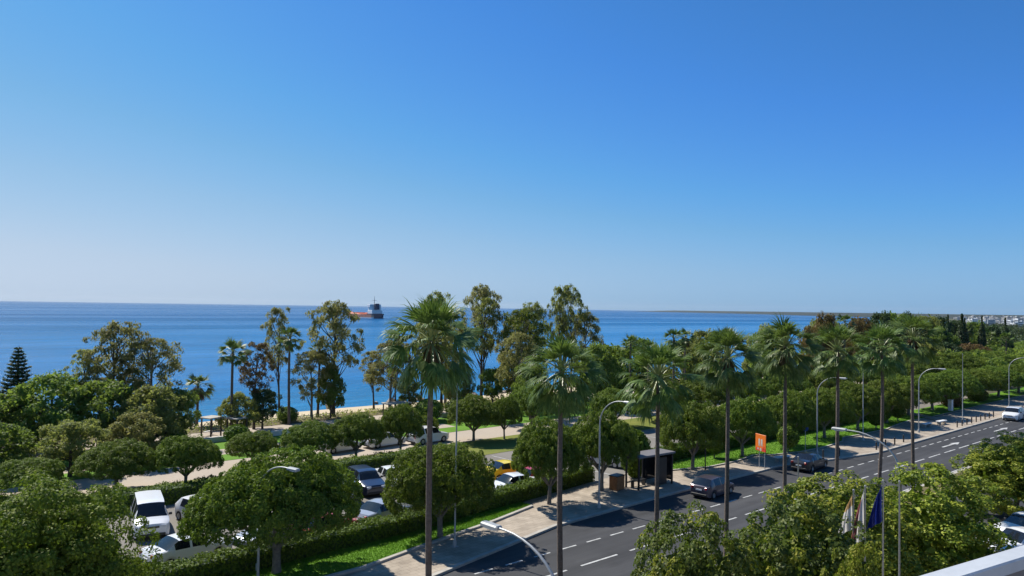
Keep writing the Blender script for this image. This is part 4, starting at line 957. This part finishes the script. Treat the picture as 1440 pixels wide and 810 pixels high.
# rocks at the waterline
def rockmesh(s):
    m = MB(); pr = [(.001, .55), (.45, .45), (.75, .2), (.85, -.1), (.6, -.4), (.001, -.5)]
    m.lathe(pr, 9); m.v = [(x*random.uniform(.75, 1.3)*s, y*random.uniform(.75, 1.3)*s, z*random.uniform(.7, 1.2)*s) for x, y, z in m.v]; return m
rk = [rockmesh(1).build('shore_rock', 'rock', None, True, 30) for _ in range(3)]; used = set()
for k in range(22):
    x = random.uniform(22, 110); o = rk[k % 3]
    if k % 3 in used: o = o.copy(); COL.objects.link(o)
    used.add(k % 3); o.location = (x, 100.5+random.uniform(-1.5, 2), -1.35); o.rotation_euler = (random.random(), 0, random.random()*6); o.scale = (random.uniform(.4, 1.1),)*3
    tag(o, 'brown rock lying at the edge of the sea', 'rock', 'rocks along the waterline')

# flags
def flagpole(x, y, h, label, flag=None, flen=1.5):
    root = empty('flagpole', (x, y, .12), R(-68), label, 'flagpole', 'flagpoles before the hotel')
    m = MB(); m.lathe([(.08, 0), (.08, .2), (.035, .25), (.03, h*.5), (.022, h), (.035, h+.02), (.035, h+.06), (.001, h+.08)], 10); m.build('pole', 'galv', root, True, 50)
    if flag:
        V = []; F = []; mi = []; na, nb = 14, 16
        for j in range(nb+1):
            v = j/nb; spread = .2+.62*v**.8
            for i in range(na+1):
                u = i/na; V.append((-.04-u*spread*.55, .05*math.sin(u*13+v*3)*(.5+v)-u*.18*v, h-.12-v*flen-.42*u*flen*.55))
        m = MB(); m.v = V
        for j in range(nb):
            for i in range(na): m.f.append((j*(na+1)+i, j*(na+1)+i+1, (j+1)*(na+1)+i+1, (j+1)*(na+1)+i)); m.m.append(1 if (j/nb < .3 if flag[2] == 'top' else (i/na > .55 if flag[2] == 'side' else False)) else 0)
        m.build('flag', [flag[0], flag[1]], root, True, 70)
    return root
flagpole(25.7, 11.0, 7.9, 'flagpole with a limp white and ochre flag', ('flagwhite', 'flagochre', 'top'), 1.15)
flagpole(25.9, 10.7, 8.05, 'flagpole with a limp white and maroon flag', ('flagwhite', 'flagred', 'side'), 1.6)
flagpole(26.1, 10.2, 8.3, 'white flagpole with a limp dark blue flag', ('flagblue', 'flagblue', ''), 1.2)
flagpole(26.4, 9.8, 8.3, 'bare thin flagpole without a flag')

# ------------------------------------------------------------------ cars
PK_ = 'cars in the seaside car park'
car('van', 15.2, 49.4, -103, 'p_white', 'white van facing the road beside the big bright ficus', 'van', PK_)
car('hatch', 18.3, 49.2, -80, 'p_white', 'white hatchback beside the white van', 'car', PK_)
car('sedan', 15.0, 42.3, 8, 'p_white', 'white saloon with dark side windows, tail towards the big bright ficus', 'car', PK_)
car('sedan', 19.9, 42.6, -160, 'p_silver', 'silver car behind the hedge, nose to the white saloon', 'car', PK_)
car('hatch', 28.0, 48.6, 80, 'p_grey', 'grey hatchback with dark rear window in the far bays', 'car', PK_)
car('suv', 30.6, 49.6, -100, 'p_navy', 'dark navy car beside the grey hatchback', 'car', PK_)
car('sedan', 33.2, 49.8, -100, 'p_white', 'white car half hidden by the ficus behind the first palm', 'car', PK_)
car('sedan', 27.2, 41.9, 15, 'p_silver', 'silver-blue car roof just over the hedge', 'car', PK_)
car('hatch', 22.9, 41.4, 12, 'p_coral', 'red car tucked behind the large dark ficus and the hedge', 'car', PK_)
car('hatch', 32.4, 42.8, 15, 'p_white', 'white car behind the forked trunk of the lawn ficus', 'car', PK_)
car('sedan', 41.9, 46.1, -8, 'p_yellow', 'bright yellow car in the middle of the car park', 'car', PK_)
car('hatch', 42.2, 43.1, 10, 'p_red', 'red hatchback in front of the yellow car', 'car', PK_)
car('sedan', 38.8, 42.2, 172, 'p_white', 'white car next to the red hatchback behind the hedge', 'car', PK_)
car('hatch', 52.4, 44.4, 100, 'p_silver', 'silver car seen through the bus shelter', 'car', PK_)
car('sedan', 57.5, 46.5, 95, 'p_white', 'white car on the car park road beyond the shelter', 'car', PK_)
car('hatch', 50.4, 32.2, 3, 'p_plum', 'dark plum grey car standing in the lay-by', 'car')
car('sedan', 65.6, 32.0, 3, 'p_black', 'black car in the tree shade ahead of the orange board', 'car')
car('suv', 118.5, 29.5, 183, 'p_white', 'white car with brownish bumper coming down the road', 'car')
car('hatch', 127, 29.4, 183, 'p_grey', 'grey car following the oncoming white one', 'car')
car('sedan', 51.8, 12.5, 152, 'p_white', 'white car before the hotel, nearer one under the tree', 'car', 'white cars before the hotel', .12)
car('suv', 55.2, 12.9, 152, 'p_white', 'white car before the hotel, behind the other one', 'car', 'white cars before the hotel', .12)
G6 = 'white cars parked along the inner park road'
for x, y, k, lab in ((37.0, 64.6, 'hatch', 'white hatchback on the park road under the umbrella tree'), (41.8, 64.4, 'sedan', 'white car between the umbrella tree and the rounded clipped tree'), (46.4, 63.3, 'suv', 'white car beside the bright yellow-green shrub')):
    car(k, x, y, 4, 'p_white', lab, 'car', G6)
# white box truck
root = empty('box_truck', (143.5, 41.9, .126), R(190), 'white box truck parked beyond the lawn with trees around', 'truck')
m = MB(); m.bbox((-.8, 0, 1.95), (4.4, 2.2, 2.5), .06); m.build('box_body', 'white', root); m = MB(); m.bbox((2.3, 0, 1.3), (1.6, 2.0, 1.7), .2); cb = m.build('cab', 'p_white', root)
m = MB(); m.box((3.08, 0, 1.6), (.06, 1.6, .7)); m.build('windscreen', 'glass', cb); m = MB(); m.box((0, 0, .55), (6.2, 1.0, .25)); m.build('chassis', 'darkmetal', root)
for dx in (2.2, -2.0):
    for sy in (-1, 1):
        m = MB(); m.lathe([(.2, -.12), (.42, -.12), (.45, -.05), (.45, .05), (.42, .12), (.2, .12), (.001, .06)], 18, 'y'); w = m.build('wheel', 'tyre', root, True, 40); w.location = (dx, sy*.92, .45)

# ------------------------------------------------------------------ ship
M['hull_orange'] = plain('hull_coral', (.8, .27, .14), .5, var=.15, scale=.2); M['hull_white'] = plain('hull_pale', (.82, .74, .7), .5, var=.08, scale=.2); M['navy_and_stern_shade'] = plain('navy_and_stern_shade', (.02, .035, .07), .5)
M['deck'] = plain('deck_red', (.62, .2, .12), .7, var=.2, scale=.3)
root = empty('tanker_ship', (499, 822, -1.5), R(83), 'small coral and white tanker anchored offshore, superstructure at its stern', 'ship')
Ls, Bs = 76, 13
st = [(-38, .8, 4.4), (-34, 1, 4.2), (-16, 1, 4.0), (10, 1, 4.0), (24, .92, 4.4), (32, .6, 5.6), (36, .28, 6.6), (38.5, .03, 7.2)]
def hullband(f0, f1, name, mat, parent):
    m = MB(); n = len(st)
    for x, w, top in st:
        for sy in (-1, 1):
            for f in (f0, f1): m.v.append((x+(.6*f if x > 30 else 0), sy*w*Bs/2*(.9+.1*f), -1.5+(top+1.5)*f))
    for i in range(n-1):
        for s in (0, 2):
            q = (i*4+s, i*4+4+s, i*4+5+s, i*4+1+s); m.f.append(q if s == 0 else q[::-1]); m.m.append(0)
    m.f.append((0, 1, 3, 2)); m.m.append(0)
    return m.build(name, mat, parent)
hullband(0, .45, 'lower_hull', 'hull_white', root); hullband(.45, 1, 'hull', 'hull_orange', root)
m = MB(); vs = [(x, -w*Bs/2, t-.4) for x, w, t in st]+[(x, w*Bs/2, t-.4) for x, w, t in st[::-1]]; m.add(vs, [tuple(range(len(vs)))]); dk = m.build('deck', 'deck', root)
m = MB(); m.bbox((4, 0, 5), (34, 3, 1.2), .2); [m.tube([(-12, y, 5.0), (24, y, 5.0)], .25, 6) for y in (-2.6, 2.6, 4)]; [m.box((x, 0, 5.6), (.5, 9, .5)) for x in (-8, 0, 8, 16)]; m.build('pipes', 'hull_orange', dk)
m = MB(); m.box((-37.6, 0, 2.0), (1.6, 10.2, 4.6)); m.box((-30, 0, 4.3), (15, 12.4, 1.2)); m.build('stern', 'navy_and_stern_shade', root)  # stern boxes in navy, the shade there put into the colour
sp = MB(); sp.bbox((-29, 0, 6.5), (11, 11.4, 3.6), .15); sp.bbox((-28, 0, 10), (8.5, 10.6, 3.4), .15); sp.bbox((-27, 0, 13), (6.5, 12.4, 2.7), .15); so = sp.build('superstructure', 'white', root)
for z, w, xx in ((6.8, 9.6, -23.45), (10.2, 8.8, -23.7), (13.3, 11.4, -23.7)):
    m = MB(); m.box((xx, 0, z), (.1, w, .9)); m.build('windows', 'glass', so)
m = MB(); m.bbox((-33.2, 0, 12.2), (3.4, 4.6, 6.0), .3); m.build('funnel', 'navy_and_stern_shade', root)
m = MB(); m.tube([(-27.5, 0, 14), (-27.5, 0, 23)], [.35, .12], 8); m.box((-27.5, 0, 18.5), (.25, 4.5, .25)); m.build('mast', 'navy_and_stern_shade', root)
m = MB(); m.tube([(27, 0, 4), (27, 0, 10)], [.3, .15], 8); m.build('foremast', 'hull_white', root)

root.scale = (1.18, 1.18, 1.18)
# ------------------------------------------------------------------ far white town
def block(w, d, h, nf):
    m = MB(); m.box((0, 0, h/2), (w, d, h)); m.box((0, 0, h+.5), (w*.35, d*.4, 2))
    for k in range(nf):
        for dy in (-d/2-.06,): m.box((0, dy, (k+.55)*h/nf), (w*.86, .1, h/nf*.42), 0, 1)
        m.box((-w/2-.06, 0, (k+.55)*h/nf), (.1, d*.8, h/nf*.42), 0, 1)
    return m
M['townwin'] = plain('far_window', (.16, .17, .19), .4)
BL = [block(16, 12, 9, 3).build('town_building', ['white', 'townwin']), block(22, 14, 13, 4).build('town_building', ['offwhite', 'townwin']), block(12, 11, 7, 2).build('town_building', ['white', 'townwin'])]; used = set()
for k in range(220):
    dist = random.uniform(1050, 2500); a = R(random.uniform(10.5, 17)); a = a if k % 5 else R(random.uniform(17, 22))
    x, y = dist*math.cos(a), dist*math.sin(a)
    yc = float(np.interp(x, [c[0] for c in coast[:18]], [c[1] for c in coast[:18]]))
    if y > yc-25: y = yc-random.uniform(25, 180)
    o = BL[k % 3]
    if k % 3 in used: o = o.copy(); COL.objects.link(o)
    used.add(k % 3); o.location = (x, y, -.1); o.rotation_euler = (0, 0, random.uniform(-.5, .5)); o.scale = (random.uniform(.35, .8), random.uniform(.4, .7), random.uniform(.45, .95))
    tag(o, 'white flat roofed building in the far town along the coast', 'building', 'white buildings of the far town')

# ------------------------------------------------------------------ hotel building under the viewpoint and its parapet
root = empty('hotel_building', (0, 0, 0), 0, 'hotel front with pale grey balcony ledge below the viewpoint', 'building')
dv = Vector((1.0, -.2, 0)).normalized(); nv = Vector((dv.y*-1, dv.x, 0)); rz = math.atan2(dv.y, dv.x)
p0 = Vector((3.8, 1.3, 0))
def along(t, off, z): v = p0+dv*t+nv*off; return (v.x, v.y, z)
m = MB(); m.bbox(along(3.2, -.055, 12.77), (9.0, .11, .06), .008, rz); m.build('ledge', 'ledge', root)
m = MB(); m.box(along(3.2, -.06, 12.22), (8.9, .07, 1.03), rz); m.build('parapet', 'panel', root)
m = MB(); m.box(along(3.2, -3.2, 11.6), (9.0, 6.4, .2), rz); m.build('balcony_floor', 'paving', root)
m = MB(); m.box((0, -8, 5.75), (24, 12, 11.46)); m.build('wall', 'offwhite', root)

# ------------------------------------------------------------------ air
mb = MB(); mb.box((1500, 4000, 37.5), (17000, 17000, 84)); hz = mb.build('haze', 'white'); hz['kind'] = 'stuff'
hm = bpy.data.materials.new('haze_air'); hm.use_nodes = True; ht = hm.node_tree
for n_ in list(ht.nodes):
    if n_.type == 'BSDF_PRINCIPLED': ht.nodes.remove(n_)
vp = ht.nodes.new('ShaderNodeVolumePrincipled'); vp.inputs['Color'].default_value = (.82, .88, .95, 1); vp.inputs['Density'].default_value = 2.8e-5; vp.inputs['Anisotropy'].default_value = .2
ht.links.new(vp.outputs['Volume'], ht.nodes['Material Output'].inputs['Volume']); hz.data.materials.clear(); hz.data.materials.append(hm)

# ------------------------------------------------------------------ world, sun, camera
w = bpy.data.worlds.new('World'); SC.world = w; w.use_nodes = True; nt = w.node_tree
bg = nt.nodes['Background']; sk = nt.nodes.new('ShaderNodeTexSky'); sk.sky_type = 'NISHITA'; sk.sun_disc = False
ELEV, AZ = 47, 97            # sun over the sea; azimuth counted from +X towards +Y
sk.sun_elevation = R(ELEV); sk.sun_rotation = R(90-AZ); sk.altitude = 20; sk.air_density = 1.0; sk.dust_density = .4; sk.ozone_density = 4.0
N = nt.nodes.new; L = nt.links.new
# brightness of the physical sky, tinted from deep blue aloft to the pale air over the sea
bw = N('ShaderNodeRGBToBW'); L(sk.outputs['Color'], bw.inputs['Color'])
tc = N('ShaderNodeTexCoord'); sx = N('ShaderNodeSeparateXYZ'); L(tc.outputs['Generated'], sx.inputs['Vector'])
def mth(op, a, b):
    n_ = N('ShaderNodeMath'); n_.operation = op
    for k_, v_ in ((0, a), (1, b)):
        if isinstance(v_, (int, float)): n_.inputs[k_].default_value = v_
        else: L(v_, n_.inputs[k_])
    return n_.outputs[0]
zc = mth('MAXIMUM', sx.outputs['Z'], 0.0)
low = mth('MULTIPLY', mth('POWER', 2.718, mth('MULTIPLY', zc, -16.0)), .11)
sv = mth('ADD', mth('MULTIPLY', bw.outputs['Val'], .0811), low)
rp = N('ShaderNodeValToRGB'); el = rp.color_ramp.elements
stops = ((.2, (.083, .345, .97)), (.254, (.087, .343, .95)), (.36, (.115, .36, .74)), (.43, (.15, .353, .61)), (.53, (.2, .35, .525)), (.63, (.235, .346, .475)), (.72, (.265, .343, .44)), (.84, (.285, .341, .42)))
while len(el) < len(stops): el.new(.5)
for e_, (p_, c_) in zip(el, stops): e_.position = p_; e_.color = (*c_, 1)
L(sv, rp.inputs['Fac'])
mx = N('ShaderNodeVectorMath'); mx.operation = 'SCALE'; L(rp.outputs['Color'], mx.inputs[0]); L(mth('MULTIPLY', mth('MULTIPLY', bw.outputs['Val'], 3.0), mth('SUBTRACT', 1.02, mth('MULTIPLY', mth('MAXIMUM', mth('SUBTRACT', sv, .45), 0.0), .45))), mx.inputs['Scale'])
L(mx.outputs['Vector'], bg.inputs['Color']); bg.inputs['Strength'].default_value = .0615
sl = bpy.data.lights.new('sun', 'SUN'); sl.energy = 5.0; sl.angle = R(.53); sl.color = (1, .95, .86)
so = bpy.data.objects.new('sun', sl); COL.objects.link(so); so.location = (0, 0, 60)
sd = Vector((math.cos(R(ELEV))*math.cos(R(AZ)), math.cos(R(ELEV))*math.sin(R(AZ)), math.sin(R(ELEV))))
so.rotation_euler = sd.to_track_quat('Z', 'Y').to_euler()

cam = bpy.data.cameras.new('camera'); co = bpy.data.objects.new('camera', cam); COL.objects.link(co); SC.camera = co
YAW, PI_, RO = R(47.6), R(1.5), R(.875)
fw = Vector((math.cos(PI_)*math.cos(YAW), math.cos(PI_)*math.sin(YAW), math.sin(PI_)))
r0 = Vector((math.sin(YAW), -math.cos(YAW), 0)); u0 = r0.cross(fw)
rt = r0*math.cos(RO)+u0*math.sin(RO); up = rt.cross(fw)
mw = Matrix((rt, up, -fw)).transposed().to_4x4(); mw.translation = (0, 0, 14); co.matrix_world = mw
cam.sensor_width = 36; cam.lens = 36*1060/1440; cam.clip_start = .1; cam.clip_end = 40000
SC.view_settings.view_transform = 'Standard'; SC.view_settings.look = 'None'; SC.view_settings.exposure = .4; SC.view_settings.gamma = 1; SC.view_settings.use_curve_mapping = False
SC.cycles.max_bounces = 6; SC.cycles.diffuse_bounces = 3; SC.cycles.transmission_bounces = 3; SC.cycles.transparent_max_bounces = 4
SC.cycles.use_denoising = True
